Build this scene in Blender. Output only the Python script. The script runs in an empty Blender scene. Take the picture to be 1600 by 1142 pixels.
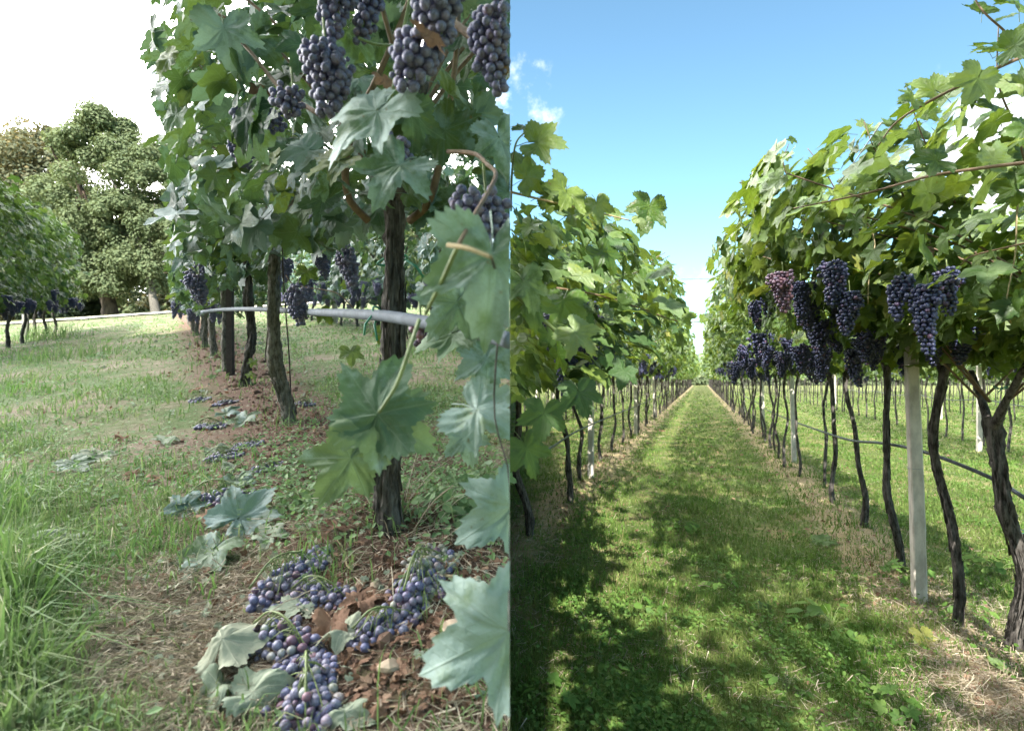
import bpy, bmesh, math, random
import numpy as np
from mathutils import Matrix, Vector

random.seed(7)
rng = np.random.default_rng(11)
scene = bpy.context.scene
col = scene.collection
PI = math.pi

# ------------------------------------------------------------------ camera
F = 860.0            # focal length in pixels of the 1600 px wide photograph
CX, CY = 797.0, 590.0
CAMZ = 1.5
cam_d = bpy.data.cameras.new('camera')
cam = bpy.data.objects.new('camera', cam_d)
col.objects.link(cam)
cam.location = (0, 0, CAMZ)
cam.rotation_euler = (PI / 2, 0, 0)
cam_d.sensor_width = 36.0
cam_d.sensor_fit = 'HORIZONTAL'
cam_d.lens = F / 1600 * 36.0
cam_d.shift_x = (800 - CX) / 1600
cam_d.shift_y = (CY - 571) / 1600
cam_d.clip_start = 0.05
cam_d.clip_end = 2000
cam_d.dof.use_dof = True
cam_d.dof.focus_distance = 2.5
cam_d.dof.aperture_fstop = 4.2
scene.camera = cam

# ------------------------------------------------------------------ sun, sky, exposure
SUN_EL = math.radians(41)
SUN_AZ = math.radians(5)          # from behind the viewer, a little to the left
S = Vector((-math.sin(SUN_AZ) * math.cos(SUN_EL), -math.cos(SUN_AZ) * math.cos(SUN_EL), math.sin(SUN_EL)))
sd = bpy.data.lights.new('sun', 'SUN')
sd.energy = 5.0
sd.angle = math.radians(0.5)
sd.color = (1.0, 0.95, 0.86)
sun = bpy.data.objects.new('sun', sd)
col.objects.link(sun)
sun.rotation_euler = S.to_track_quat('Z', 'Y').to_euler()
sun.location = (0, -20, 20)

world = bpy.data.worlds.new('World')
scene.world = world
world.use_nodes = True
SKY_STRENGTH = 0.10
CLOUD_BANK = 4.9  # white sky at left, set this strong to light the shaded terrace


def N(nt, typ, **kw):
    n = nt.nodes.new(typ)
    for k, v in kw.items():
        if k.startswith('i_'):
            key = k[2:]
            n.inputs[int(key) if key.isdigit() else key].default_value = v
        else:
            setattr(n, k, v)
    return n


def L(nt, a, ai, b, bi):
    nt.links.new(a.outputs[ai], b.inputs[bi])


def math_node(nt, op, a, b=None, clamp=False):
    n = nt.nodes.new('ShaderNodeMath')
    n.operation = op
    n.use_clamp = clamp
    for i, v in enumerate((a, b)):
        if v is None:
            continue
        if isinstance(v, (int, float)):
            n.inputs[i].default_value = v
        else:
            nt.links.new(v, n.inputs[i])
    return n.outputs[0]


def smooth(nt, val, lo, hi):
    n = nt.nodes.new('ShaderNodeMapRange')
    n.interpolation_type = 'SMOOTHSTEP'
    n.inputs['From Min'].default_value = lo
    n.inputs['From Max'].default_value = hi
    nt.links.new(val, n.inputs['Value'])
    return n.outputs[0]


def mixc(nt, fac, a, b, blend='MIX'):
    n = nt.nodes.new('ShaderNodeMix')
    n.data_type = 'RGBA'
    n.blend_type = blend
    for inp, v in ((n.inputs[0], fac), (n.inputs[6], a), (n.inputs[7], b)):
        if isinstance(v, (int, float)):
            inp.default_value = v
        elif isinstance(v, tuple):
            inp.default_value = (*v, 1) if len(v) == 3 else v
        else:
            nt.links.new(v, inp)
    return n.outputs[2]


def build_world():
    nt = world.node_tree
    nt.nodes.clear()
    out = N(nt, 'ShaderNodeOutputWorld')
    bg = N(nt, 'ShaderNodeBackground')
    bg.inputs['Strength'].default_value = SKY_STRENGTH
    sky = N(nt, 'ShaderNodeTexSky', sky_type='NISHITA', sun_disc=False, sun_elevation=SUN_EL,
            sun_rotation=PI + SUN_AZ, air_density=1.0, dust_density=0.4, ozone_density=1.4)
    tc = N(nt, 'ShaderNodeTexCoord')
    nrm = N(nt, 'ShaderNodeVectorMath', operation='NORMALIZE')
    L(nt, tc, 'Generated', nrm, 0)
    sep = N(nt, 'ShaderNodeSeparateXYZ')
    L(nt, nrm, 0, sep, 0)
    noise = N(nt, 'ShaderNodeTexNoise')
    noise.inputs['Scale'].default_value = 11.0
    noise.inputs['Detail'].default_value = 7.0
    noise.inputs['Roughness'].default_value = 0.62
    L(nt, nrm, 0, noise, 'Vector')
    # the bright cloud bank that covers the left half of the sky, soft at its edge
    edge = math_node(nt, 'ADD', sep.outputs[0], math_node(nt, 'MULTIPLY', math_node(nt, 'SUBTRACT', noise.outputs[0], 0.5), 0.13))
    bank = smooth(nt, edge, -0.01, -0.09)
    # bank cut off behind the viewer so its fill light spares the path shadows
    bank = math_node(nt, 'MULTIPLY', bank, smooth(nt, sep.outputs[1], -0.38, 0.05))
    # loose fair weather clouds in the blue
    lump = None
    for (px, py, rad, amt) in ((1560, 245, 0.17, 1.0), (1470, 265, 0.12, 0.8), (805, 125, 0.09, 0.54), (825, 175, 0.10, 0.56), (1100, 450, 0.07, 0.5),
                               (930, 195, 0.05, 0.30), (2100, 200, 0.2, 0.9)):
        d = Vector(((px - CX) / F, 1, -(py - CY) / F)).normalized()
        dv = N(nt, 'ShaderNodeVectorMath', operation='DISTANCE')
        L(nt, nrm, 0, dv, 0)
        dv.inputs[1].default_value = d
        b = math_node(nt, 'MULTIPLY', smooth(nt, dv.outputs['Value'], rad, rad * 0.15), amt)
        lump = b if lump is None else math_node(nt, 'MAXIMUM', lump, b)
    cl = smooth(nt, math_node(nt, 'ADD', lump, math_node(nt, 'MULTIPLY', math_node(nt, 'SUBTRACT', noise.outputs[0], 0.5), 2.6)), 0.35, 1.0)
    cl = math_node(nt, 'MULTIPLY', cl, smooth(nt, lump, 0.0, 0.15))
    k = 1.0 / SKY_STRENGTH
    tint = mixc(nt, 1.0, sky.outputs[0], (0.80, 1.02, 0.95), 'MULTIPLY')
    c1 = mixc(nt, cl, tint, (0.60 * k, 0.62 * k, 0.64 * k))
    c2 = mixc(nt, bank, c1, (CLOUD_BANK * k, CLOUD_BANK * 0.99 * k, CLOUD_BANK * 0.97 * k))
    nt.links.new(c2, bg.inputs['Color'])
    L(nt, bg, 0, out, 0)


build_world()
vs = scene.view_settings
vs.view_transform = 'Standard'
vs.look = 'None'
vs.gamma = 1.0
vs.exposure = 1.68
vs.use_curve_mapping = False
scene.render.film_transparent = False
scene.cycles.max_bounces = 6
scene.cycles.diffuse_bounces = 3
scene.cycles.glossy_bounces = 2
scene.cycles.transmission_bounces = 4
scene.cycles.caustics_reflective = False
scene.cycles.caustics_refractive = False
scene.cycles.use_denoising = True


# ------------------------------------------------------------------ ground heights and pixel helpers
def wob(x, y, s, p=0.0):
    return (np.sin(1.3 * x * s + 0.7 * y * s + 1.1 + p) * np.sin(0.9 * y * s - 0.6 * x * s + 2.3 + p)
            + 0.5 * np.sin(2.7 * x * s - 1.9 * y * s + 0.4 + p) * np.sin(2.2 * y * s + 1.2 * x * s + p))


LROW0 = np.array([-0.36, 1.68])
LD = np.array([-0.526, 0.851]); LD = LD / np.linalg.norm(LD)     # direction of the shaded row
LN = np.array([LD[1], -LD[0]])                                    # its right-hand side
RD = np.array([0.3465, 1.0]); RD = RD / np.linalg.norm(RD)        # direction of the sunny rows
RN = np.array([RD[1], -RD[0]])
RROW0 = np.array([2.74, 3.69])
QROW0 = np.array([0.17, 5.27])


def lat(p, o, n):
    return (p[..., 0] - o[0]) * n[0] + (p[..., 1] - o[1]) * n[1]


def ground_l(x, y):
    x = np.asarray(x, float); y = np.asarray(y, float)
    yy = np.minimum(np.maximum(y, -2.0), 34.0)
    xx = np.maximum(x, -60)
    t = (x - LROW0[0]) * LN[0] + (y - LROW0[1]) * LN[1]
    d1 = (x - LROW0[0]) ** 2 + (y - LROW0[1]) ** 2
    return (0.75 + 0.18 * yy + 0.06 * xx + 0.012 * wob(x, y, 2.6) + 0.006 * wob(x, y, 9.0, 2.0)
            + 0.03 * np.exp(-(t / 0.28) ** 2) + 0.06 * np.exp(-d1 / 0.06))


def ground_r(x, y):
    x = np.asarray(x, float); y = np.asarray(y, float)
    t1 = (x - RROW0[0]) * RN[0] + (y - RROW0[1]) * RN[1]
    t2 = (x - QROW0[0]) * RN[0] + (y - QROW0[1]) * RN[1]
    return (0.015 * wob(x, y, 1.6) + 0.007 * wob(x, y, 7.0, 1.0)
            + 0.05 * np.exp(-(t1 / 0.35) ** 2) + 0.05 * np.exp(-(t2 / 0.35) ** 2))


def ground(x, y):
    return ground_l(x, y) if x < 0 else ground_r(x, y)


def at(px, py, Y):
    """point at depth Y seen at pixel (px, py) of the photograph"""
    return Vector(((px - CX) / F * Y, Y, CAMZ - (py - CY) / F * Y))


def gp(px, py):
    """ground point seen at pixel"""
    u = (px - CX) / F; v = -(py - CY) / F
    Y = 0.75 / (0.18 + 0.06 * u - v) if px < CX else 1.5 / (-v)
    for _ in range(4):
        g = float(ground(u * Y, Y))
        # move along the ray until it meets the uneven ground
        err = (CAMZ + v * Y) - g
        slope = (0.18 + 0.06 * u - v) if px < CX else -v
        Y += err / slope
    return Vector((u * Y, Y, float(ground(u * Y, Y))))


def proj(p):
    p = np.asarray(p, float)
    Y = np.maximum(p[..., 1], 0.05)
    return CX + F * p[..., 0] / Y, CY - F * (p[..., 2] - CAMZ) / Y


# ------------------------------------------------------------------ mesh helpers
def mesh(name, V, T, mat=None, smooth_=True, uv=None):
    V = np.ascontiguousarray(V, dtype=np.float32); T = np.ascontiguousarray(T, dtype=np.int32)
    m = bpy.data.meshes.new(name)
    k = T.shape[1]
    m.vertices.add(len(V)); m.vertices.foreach_set('co', V.ravel())
    m.loops.add(T.size); m.loops.foreach_set('vertex_index', T.ravel())
    m.polygons.add(len(T))
    m.polygons.foreach_set('loop_start', np.arange(0, T.size, k, dtype=np.int32))
    if uv is not None:
        ul = m.uv_layers.new(name='UVMap')
        ul.data.foreach_set('uv', np.ascontiguousarray(uv, dtype=np.float32)[T.ravel()].ravel())
    m.polygons.foreach_set('use_smooth', np.full(len(T), smooth_))
    m.update()
    m.validate()
    if mat is not None:
        m.materials.append(mat)
    return m


def obj(name, m, parent=None, loc=None, kind=None, label=None, cat=None, group=None):
    o = bpy.data.objects.new(name, m)
    col.objects.link(o)
    if parent is not None:
        o.parent = parent
    if loc is not None:
        o.location = loc
    tag(o, label, cat, group, kind)
    return o


def tag(o, label=None, cat=None, group=None, kind=None):
    if label: o['label'] = label
    if cat: o['category'] = cat
    if group: o['group'] = group
    if kind: o['kind'] = kind
    return o


def empty(name, loc, label, cat, group=None):
    o = bpy.data.objects.new(name, None)
    col.objects.link(o)
    o.location = loc
    o.empty_display_size = 0.1
    return tag(o, label, cat, group)


def cat_meshes(parts):
    Vs, Ts, Us, off = [], [], [], 0
    for p in parts:
        V, T = p[0], p[1]
        Vs.append(V); Ts.append(T + off); off += len(V)
        Us.append(p[2] if len(p) > 2 else np.zeros((len(V), 2)))
    return np.concatenate(Vs), np.concatenate(Ts), np.concatenate(Us)


def tube(P, R, sides=8, rough=0.0, cap=True, seed=0, flute=0.0):
    """triangulated tube along the points P with radii R"""
    P = np.asarray(P, float); n = len(P)
    R = np.broadcast_to(np.asarray(R, float), (n,))
    r_ = np.random.default_rng(seed)
    tang = np.gradient(P, axis=0)
    tang /= np.linalg.norm(tang, axis=1)[:, None] + 1e-9
    ref = np.array([0.31, 0.9, 0.22]) if abs(tang[:, 1]).mean() < 0.75 else np.array([0.9, 0.1, 0.4])
    a = np.cross(tang, ref); a /= np.linalg.norm(a, axis=1)[:, None] + 1e-9
    b = np.cross(tang, a)
    ang = np.linspace(0, 2 * PI, sides, endpoint=False)
    rad = R[:, None] * np.ones(sides)[None]
    if rough > 0:
        rad = rad * (1 + rough * r_.normal(size=(n, sides)))
    if flute > 0:
        ph = r_.uniform(0, 6, 3)
        tw = np.linspace(0, 1.5, n)[:, None]
        rad = rad * (1 + flute * np.sin(3 * ang[None] + ph[0] + tw) + 0.6 * flute * np.sin(5 * ang[None] + ph[1] - tw))
    V = P[:, None] + rad[..., None] * (np.cos(ang)[None, :, None] * a[:, None] + np.sin(ang)[None, :, None] * b[:, None])
    V = V.reshape(-1, 3)
    i = np.arange(n - 1)[:, None] * sides; j = np.arange(sides)[None]; j2 = (j + 1) % sides
    q = np.stack([i + j, i + j2, i + sides + j2, i + sides + j], -1).reshape(-1, 4)
    T = np.concatenate([q[:, [0, 1, 2]], q[:, [0, 2, 3]]])
    if cap:
        c0, c1 = len(V), len(V) + 1
        V = np.concatenate([V, P[:1], P[-1:]])
        jj = np.arange(sides); k2 = (jj + 1) % sides
        T = np.concatenate([T, np.stack([np.full(sides, c0), k2, jj], 1),
                            np.stack([np.full(sides, c1), (n - 1) * sides + jj, (n - 1) * sides + k2], 1)])
    return V, T


def spline(pts, n=20):
    """Catmull-Rom through the points"""
    P = np.asarray([tuple(p) for p in pts], float)
    P = np.concatenate([[2 * P[0] - P[1]], P, [2 * P[-1] - P[-2]]])
    segs = len(P) - 3
    out = []
    for t in np.linspace(0, segs - 1e-6, n):
        i = int(t); f = t - i
        p0, p1, p2, p3 = P[i:i + 4]
        out.append(0.5 * (2 * p1 + (p2 - p0) * f + (2 * p0 - 5 * p1 + 4 * p2 - p3) * f * f + (3 * p1 - p0 - 3 * p2 + p3) * f ** 3))
    return np.array(out)


def frames(normal, tip):
    """rotation matrices (k,3,3) whose columns are x, tip (y), normal (z)"""
    z = normal / (np.linalg.norm(normal, axis=-1, keepdims=True) + 1e-9)
    y = tip - (tip * z).sum(-1, keepdims=True) * z
    y /= np.linalg.norm(y, axis=-1, keepdims=True) + 1e-9
    x = np.cross(y, z)
    return np.stack([x, y, z], -1)


def scatter(tpl, R, P, Sc):
    """copies of a template (V, T, UV) baked into one array; Sc is a scalar per copy"""
    V, T, U = tpl
    k, n = len(P), len(V)
    W = np.einsum('kij,nj->kni', R, V) * Sc[:, None, None] + P[:, None]
    TT = (T[None] + (np.arange(k) * n)[:, None, None]).reshape(-1, 3)
    return W.reshape(-1, 3), TT, np.tile(U, (k, 1))


def icosphere(sub):
    bm = bmesh.new()
    bmesh.ops.create_icosphere(bm, subdivisions=sub, radius=1.0)
    V = np.array([v.co[:] for v in bm.verts]); T = np.array([[v.index for v in f.verts] for f in bm.faces])
    bm.free()
    return V, T


# ------------------------------------------------------------------ materials
def new_mat(name):
    m = bpy.data.materials.new(name)
    m.use_nodes = True
    nt = m.node_tree
    bsdf = nt.nodes['Principled BSDF']
    return m, nt, bsdf


def rand_value(nt):
    """one random number per leaf, whether it is an object or an island of a joined mesh"""
    oi = N(nt, 'ShaderNodeObjectInfo')
    ge = N(nt, 'ShaderNodeNewGeometry')
    return math_node(nt, 'FRACT', math_node(nt, 'ADD', oi.outputs['Random'], ge.outputs['Random Per Island']))


def ramp(nt, fac, stops):
    n = N(nt, 'ShaderNodeValToRGB')
    el = n.color_ramp.elements
    while len(el) < len(stops):
        el.new(0.5)
    for e, (p, c) in zip(el, stops):
        e.position = p; e.color = (*c, 1)
    nt.links.new(fac, n.inputs[0])
    return n.outputs[0]


def noise_node(nt, scale, detail=4, rough=0.55, vec=None, dist=0.0):
    n = N(nt, 'ShaderNodeTexNoise')
    n.inputs['Scale'].default_value = scale
    n.inputs['Detail'].default_value = detail
    n.inputs['Roughness'].default_value = rough
    n.inputs['Distortion'].default_value = dist
    if vec is None:
        tc = N(nt, 'ShaderNodeTexCoord')
        vec = tc.outputs['Object']
    nt.links.new(vec, n.inputs['Vector'])
    return n.outputs[0]


def leaf_material(name, stops, trans, tfac, dust=None, rough=0.5, vein=(0.16, 0.22, 0.08), vein_amt=0.5, spec=0.35):
    m, nt, bsdf = new_mat(name)
    r = rand_value(nt)
    base = ramp(nt, r, stops)
    uvn = N(nt, 'ShaderNodeUVMap')
    sep = N(nt, 'ShaderNodeSeparateXYZ')
    L(nt, uvn, 0, sep, 0)
    ax = math_node(nt, 'ABSOLUTE', sep.outputs[0]); y = sep.outputs[1]
    vmask = None
    for ang in (0, 56, 118):
        dx, dy = math.sin(math.radians(ang)), math.cos(math.radians(ang))
        along = math_node(nt, 'ADD', math_node(nt, 'MULTIPLY', ax, dx), math_node(nt, 'MULTIPLY', y, dy))
        cross = math_node(nt, 'ABSOLUTE', math_node(nt, 'SUBTRACT', math_node(nt, 'MULTIPLY', ax, dy), math_node(nt, 'MULTIPLY', y, dx)))
        v = math_node(nt, 'MULTIPLY', smooth(nt, cross, 0.012, 0.003), smooth(nt, along, 0.0, 0.03))
        # side veins leave each main vein at a slant
        st = math_node(nt, 'FRACT', math_node(nt, 'MULTIPLY', math_node(nt, 'SUBTRACT', along, math_node(nt, 'MULTIPLY', cross, 0.8)), 8.5))
        st = math_node(nt, 'ABSOLUTE', math_node(nt, 'SUBTRACT', st, 0.5))
        side = math_node(nt, 'MULTIPLY', smooth(nt, st, 0.06, 0.0), smooth(nt, cross, 0.2, 0.1))
        side = math_node(nt, 'MULTIPLY', side, math_node(nt, 'MULTIPLY', smooth(nt, along, 0.05, 0.1), 0.55))
        v = math_node(nt, 'MAXIMUM', v, side)
        vmask = v if vmask is None else math_node(nt, 'MAXIMUM', vmask, v)
    oi = N(nt, 'ShaderNodeObjectInfo')
    off = N(nt, 'ShaderNodeVectorMath', operation='ADD')
    L(nt, uvn, 0, off, 0)
    comb = N(nt, 'ShaderNodeCombineXYZ')
    nt.links.new(math_node(nt, 'MULTIPLY', r, 37.0), comb.inputs[2])
    L(nt, comb, 0, off, 1)
    nz = noise_node(nt, 3.5, 4, 0.6, off.outputs[0])
    base = mixc(nt, math_node(nt, 'MULTIPLY', smooth(nt, nz, 0.35, 0.75), 0.45), base, (stops[0][1][0] * 0.7, stops[0][1][1] * 0.7, stops[0][1][2] * 0.7))
    if dust is not None:
        nz2 = noise_node(nt, 2.2, 6, 0.65, off.outputs[0])
        fine = noise_node(nt, 60.0, 2, 0.6, off.outputs[0])
        # how dusty differs from leaf to leaf
        rd = math_node(nt, 'FRACT', math_node(nt, 'MULTIPLY', r, 7.31))
        df = math_node(nt, 'MULTIPLY', smooth(nt, math_node(nt, 'ADD', nz2, math_node(nt, 'MULTIPLY', math_node(nt, 'SUBTRACT', rd, 0.5), 0.36)), 0.42, 0.60), math_node(nt, 'ADD', 0.50, math_node(nt, 'MULTIPLY', fine, 0.5)))
        base = mixc(nt, df, base, dust)
    base = mixc(nt, math_node(nt, 'MULTIPLY', vmask, vein_amt), base, vein)
    # the odd brown fleck
    fl = noise_node(nt, 9.0, 2, 0.5, off.outputs[0])
    base = mixc(nt, math_node(nt, 'MULTIPLY', smooth(nt, fl, 0.70, 0.78), 0.7), base, (0.13, 0.075, 0.03))
    nt.links.new(base, bsdf.inputs['Base Color'])
    bsdf.inputs['Roughness'].default_value = rough
    bsdf.inputs['Specular IOR Level'].default_value = spec
    bump = N(nt, 'ShaderNodeBump')
    bump.inputs['Strength'].default_value = 0.35
    bump.inputs['Distance'].default_value = 0.02
    nt.links.new(math_node(nt, 'ADD', nz, math_node(nt, 'MULTIPLY', vmask, -0.5)), bump.inputs['Height'])
    L(nt, bump, 0, bsdf, 'Normal')
    tr = N(nt, 'ShaderNodeBsdfTranslucent')
    tcol = mixc(nt, math_node(nt, 'MULTIPLY', vmask, 0.45), mixc(nt, 0.45, ramp(nt, r, [(0.0, trans), (1.0, (trans[0] * 1.4, trans[1] * 1.15, trans[2]))]), base),
                (trans[0] * 0.5, trans[1] * 0.55, trans[2] * 0.5))
    nt.links.new(tcol, tr.inputs['Color'])
    mx = N(nt, 'ShaderNodeMixShader')
    mx.inputs[0].default_value = tfac
    L(nt, bsdf, 0, mx, 1)
    L(nt, tr, 0, mx, 2)
    out = [n for n in nt.nodes if n.type == 'OUTPUT_MATERIAL'][0]
    L(nt, mx, 0, out, 0)
    return m


M = {}
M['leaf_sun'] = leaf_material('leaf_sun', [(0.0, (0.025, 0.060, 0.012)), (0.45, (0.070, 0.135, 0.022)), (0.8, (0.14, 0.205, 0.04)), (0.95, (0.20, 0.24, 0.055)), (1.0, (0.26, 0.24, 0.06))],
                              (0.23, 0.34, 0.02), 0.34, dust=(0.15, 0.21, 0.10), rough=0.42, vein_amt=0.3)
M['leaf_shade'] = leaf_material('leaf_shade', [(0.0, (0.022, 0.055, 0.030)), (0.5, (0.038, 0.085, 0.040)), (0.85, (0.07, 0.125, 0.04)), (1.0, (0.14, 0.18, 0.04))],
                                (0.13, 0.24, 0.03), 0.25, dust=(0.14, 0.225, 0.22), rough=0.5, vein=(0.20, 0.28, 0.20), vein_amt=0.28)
M['leaf_dust_haze'] = leaf_material('leaf_dust_haze', [(0.0, (0.07, 0.13, 0.07)), (0.5, (0.10, 0.175, 0.10)), (1.0, (0.15, 0.215, 0.11))],
                                (0.13, 0.24, 0.05), 0.25, dust=(0.27, 0.365, 0.345), rough=0.5, vein=(0.26, 0.34, 0.26), vein_amt=0.3)  # dust, its pale blue also painting the veil of haze over near leaves
M['leaf_border'] = leaf_material('leaf_border', [(0.0, (0.03, 0.065, 0.02)), (0.5, (0.055, 0.11, 0.03)), (1.0, (0.10, 0.16, 0.045))],
                                 (0.12, 0.22, 0.03), 0.28, rough=0.6, vein_amt=0.2)
M['leaf_tree'] = leaf_material('leaf_tree', [(0.0, (0.10, 0.125, 0.08)), (0.6, (0.13, 0.16, 0.095)), (1.0, (0.155, 0.18, 0.105))],
                               (0.15, 0.2, 0.03), 0.3, vein_amt=0.0, rough=0.85, spec=0.1)
M['leaf_walnut'] = leaf_material('leaf_walnut', [(0.0, (0.12, 0.155, 0.085)), (0.6, (0.16, 0.20, 0.105)), (1.0, (0.20, 0.23, 0.125))],
                                 (0.15, 0.2, 0.05), 0.3, vein_amt=0.0, rough=0.85, spec=0.1)
M['leaf_gold'] = leaf_material('leaf_gold', [(0.0, (0.11, 0.13, 0.085)), (0.7, (0.145, 0.16, 0.10)), (0.9, (0.19, 0.18, 0.11)), (1.0, (0.32, 0.25, 0.12))],
                               (0.25, 0.2, 0.04), 0.3, vein_amt=0.0, rough=0.85, spec=0.1)
M['leaf_dark'] = leaf_material('leaf_dark', [(0.0, (0.045, 0.065, 0.045)), (0.7, (0.065, 0.09, 0.058)), (1.0, (0.08, 0.105, 0.06))],
                               (0.06, 0.1, 0.03), 0.2, vein_amt=0.0, rough=0.85, spec=0.1)
M['leaf_brown'] = leaf_material('leaf_brown', [(0.0, (0.15, 0.085, 0.055)), (0.6, (0.23, 0.135, 0.09)), (1.0, (0.32, 0.22, 0.15))],
                                (0.2, 0.1, 0.04), 0.15, rough=0.8, vein=(0.3, 0.2, 0.12), vein_amt=0.4, spec=0.2)
M['leaf_wilted'] = leaf_material('leaf_wilted', [(0.0, (0.20, 0.24, 0.17)), (0.6, (0.27, 0.31, 0.23)), (1.0, (0.36, 0.34, 0.25))],
                                 (0.2, 0.22, 0.12), 0.15, rough=0.8, vein=(0.45, 0.45, 0.34), vein_amt=0.5, spec=0.2)


def blade_material(name, stops, trans, tfac=0.35, rough=0.6):
    m, nt, bsdf = new_mat(name)
    r = rand_value(nt)
    base = ramp(nt, r, stops)
    nz = noise_node(nt, 1.3, 3)
    base = mixc(nt, math_node(nt, 'MULTIPLY', smooth(nt, nz, 0.35, 0.7), 0.35), base, stops[-1][1])
    nt.links.new(base, bsdf.inputs['Base Color'])
    bsdf.inputs['Roughness'].default_value = rough
    bsdf.inputs['Specular IOR Level'].default_value = 0.25
    tr = N(nt, 'ShaderNodeBsdfTranslucent')
    nt.links.new(mixc(nt, 0.5, base, trans), tr.inputs['Color'])
    mx = N(nt, 'ShaderNodeMixShader')
    mx.inputs[0].default_value = tfac
    L(nt, bsdf, 0, mx, 1); L(nt, tr, 0, mx, 2)
    out = [n for n in nt.nodes if n.type == 'OUTPUT_MATERIAL'][0]
    L(nt, mx, 0, out, 0)
    return m


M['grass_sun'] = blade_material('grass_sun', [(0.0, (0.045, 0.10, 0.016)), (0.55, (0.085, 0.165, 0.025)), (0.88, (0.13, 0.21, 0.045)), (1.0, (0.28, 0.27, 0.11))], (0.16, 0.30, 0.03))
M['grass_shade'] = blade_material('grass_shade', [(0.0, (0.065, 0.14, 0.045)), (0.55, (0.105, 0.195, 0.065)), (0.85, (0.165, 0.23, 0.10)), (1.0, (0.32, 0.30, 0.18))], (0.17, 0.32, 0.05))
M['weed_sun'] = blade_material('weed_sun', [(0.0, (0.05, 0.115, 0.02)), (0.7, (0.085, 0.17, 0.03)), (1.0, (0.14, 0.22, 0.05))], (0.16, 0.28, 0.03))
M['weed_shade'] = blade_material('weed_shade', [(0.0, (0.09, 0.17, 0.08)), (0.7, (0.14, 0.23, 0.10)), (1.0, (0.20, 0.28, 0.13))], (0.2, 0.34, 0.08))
M['straw'] = blade_material('straw', [(0.0, (0.16, 0.12, 0.09)), (0.5, (0.30, 0.25, 0.18)), (1.0, (0.46, 0.41, 0.31))], (0.3, 0.25, 0.15), 0.15, 0.75)


def simple(name, c, rough=0.6, spec=0.3, var=0.25, scale=30, bump=0.0, stretch=None, c2=None, metal=0.0, bdist=0.005):
    m, nt, bsdf = new_mat(name)
    tc = N(nt, 'ShaderNodeTexCoord')
    vec = tc.outputs['Object']
    if stretch:
        mp = N(nt, 'ShaderNodeMapping')
        mp.inputs['Scale'].default_value = stretch
        nt.links.new(vec, mp.inputs[0]); vec = mp.outputs[0]
    nz = noise_node(nt, scale, 6, 0.65, vec)
    c2 = c2 or tuple(x * (1 - var * 1.6) for x in c)
    base = mixc(nt, smooth(nt, nz, 0.3, 0.7), c2, c)
    nt.links.new(base, bsdf.inputs['Base Color'])
    bsdf.inputs['Roughness'].default_value = rough
    bsdf.inputs['Specular IOR Level'].default_value = spec
    bsdf.inputs['Metallic'].default_value = metal
    if bump:
        b = N(nt, 'ShaderNodeBump')
        b.inputs['Strength'].default_value = bump
        b.inputs['Distance'].default_value = bdist
        nt.links.new(nz, b.inputs['Height'])
        L(nt, b, 0, bsdf, 'Normal')
    return m


M['bark'] = simple('bark', (0.13, 0.118, 0.108), 0.9, 0.15, 0.4, 55, 0.9, (1, 1, 0.22), (0.014, 0.012, 0.011), bdist=0.012)
M['bark_pale'] = simple('bark_pale', (0.25, 0.23, 0.20), 0.9, 0.15, 0.4, 60, 0.9, (1, 1, 0.4), (0.05, 0.042, 0.036), bdist=0.01)
M['bark_tree'] = simple('bark_tree', (0.13, 0.095, 0.07), 0.9, 0.15, 0.4, 5, 0.8, (1, 1, 0.25), (0.03, 0.022, 0.018), bdist=0.05)
M['cane'] = simple('cane', (0.20, 0.135, 0.085), 0.6, 0.3, 0.3, 40, 0.3, (1, 1, 1))
M['cane_green'] = simple('cane_green', (0.20, 0.26, 0.10), 0.5, 0.35, 0.3, 30, 0.1)
M['stalk'] = simple('stalk', (0.19, 0.24, 0.09), 0.5, 0.35, 0.3, 50)
M['dry_stalk'] = simple('dry_stalk', (0.42, 0.34, 0.20), 0.8, 0.2, 0.3, 50)
M['pipe'] = simple('pipe', (0.165, 0.19, 0.225), 0.7, 0.25, 0.18, 22, 0.1)
M['hose'] = simple('hose', (0.05, 0.065, 0.085), 0.45, 0.5, 0.4, 14, 0.1)
M['concrete'] = simple('concrete', (0.54, 0.50, 0.44), 0.9, 0.2, 0.26, 13, 0.5, (1, 1, 0.4), bdist=0.004)
M['wood_grey'] = simple('wood_grey', (0.33, 0.32, 0.30), 0.9, 0.2, 0.3, 16, 0.6, (1, 1, 0.15))
M['rust'] = simple('rust', (0.055, 0.04, 0.036), 0.7, 0.3, 0.3, 30, 0.3)
M['tie'] = simple('tie', (0.05, 0.26, 0.17), 0.45, 0.4, 0.2, 20)
M['wire'] = simple('wire', (0.30, 0.31, 0.33), 0.4, 0.5, 0.2, 40, metal=0.7)
M['stone'] = simple('stone', (0.46, 0.36, 0.26), 0.9, 0.2, 0.25, 12, 0.6, bdist=0.01)
M['clod'] = simple('clod', (0.18, 0.115, 0.085), 0.95, 0.1, 0.3, 18, 0.5)
M['gravel'] = simple('gravel', (0.58, 0.54, 0.47), 0.95, 0.1, 0.2, 4, 0.3)


def berry_material(name, stops, bloom, amt):
    m, nt, bsdf = new_mat(name)
    r = rand_value(nt)
    base = ramp(nt, r, stops)
    tc = N(nt, 'ShaderNodeTexCoord')
    nz = noise_node(nt, 2.2, 4, 0.6, tc.outputs['Normal'])
    base = mixc(nt, math_node(nt, 'MULTIPLY', smooth(nt, nz, 0.28, 0.62), amt), base, bloom)
    nt.links.new(base, bsdf.inputs['Base Color'])
    bsdf.inputs['Roughness'].default_value = 0.42
    bsdf.inputs['Specular IOR Level'].default_value = 0.45
    bsdf.inputs['Subsurface Weight'].default_value = 0.0
    return m


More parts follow.
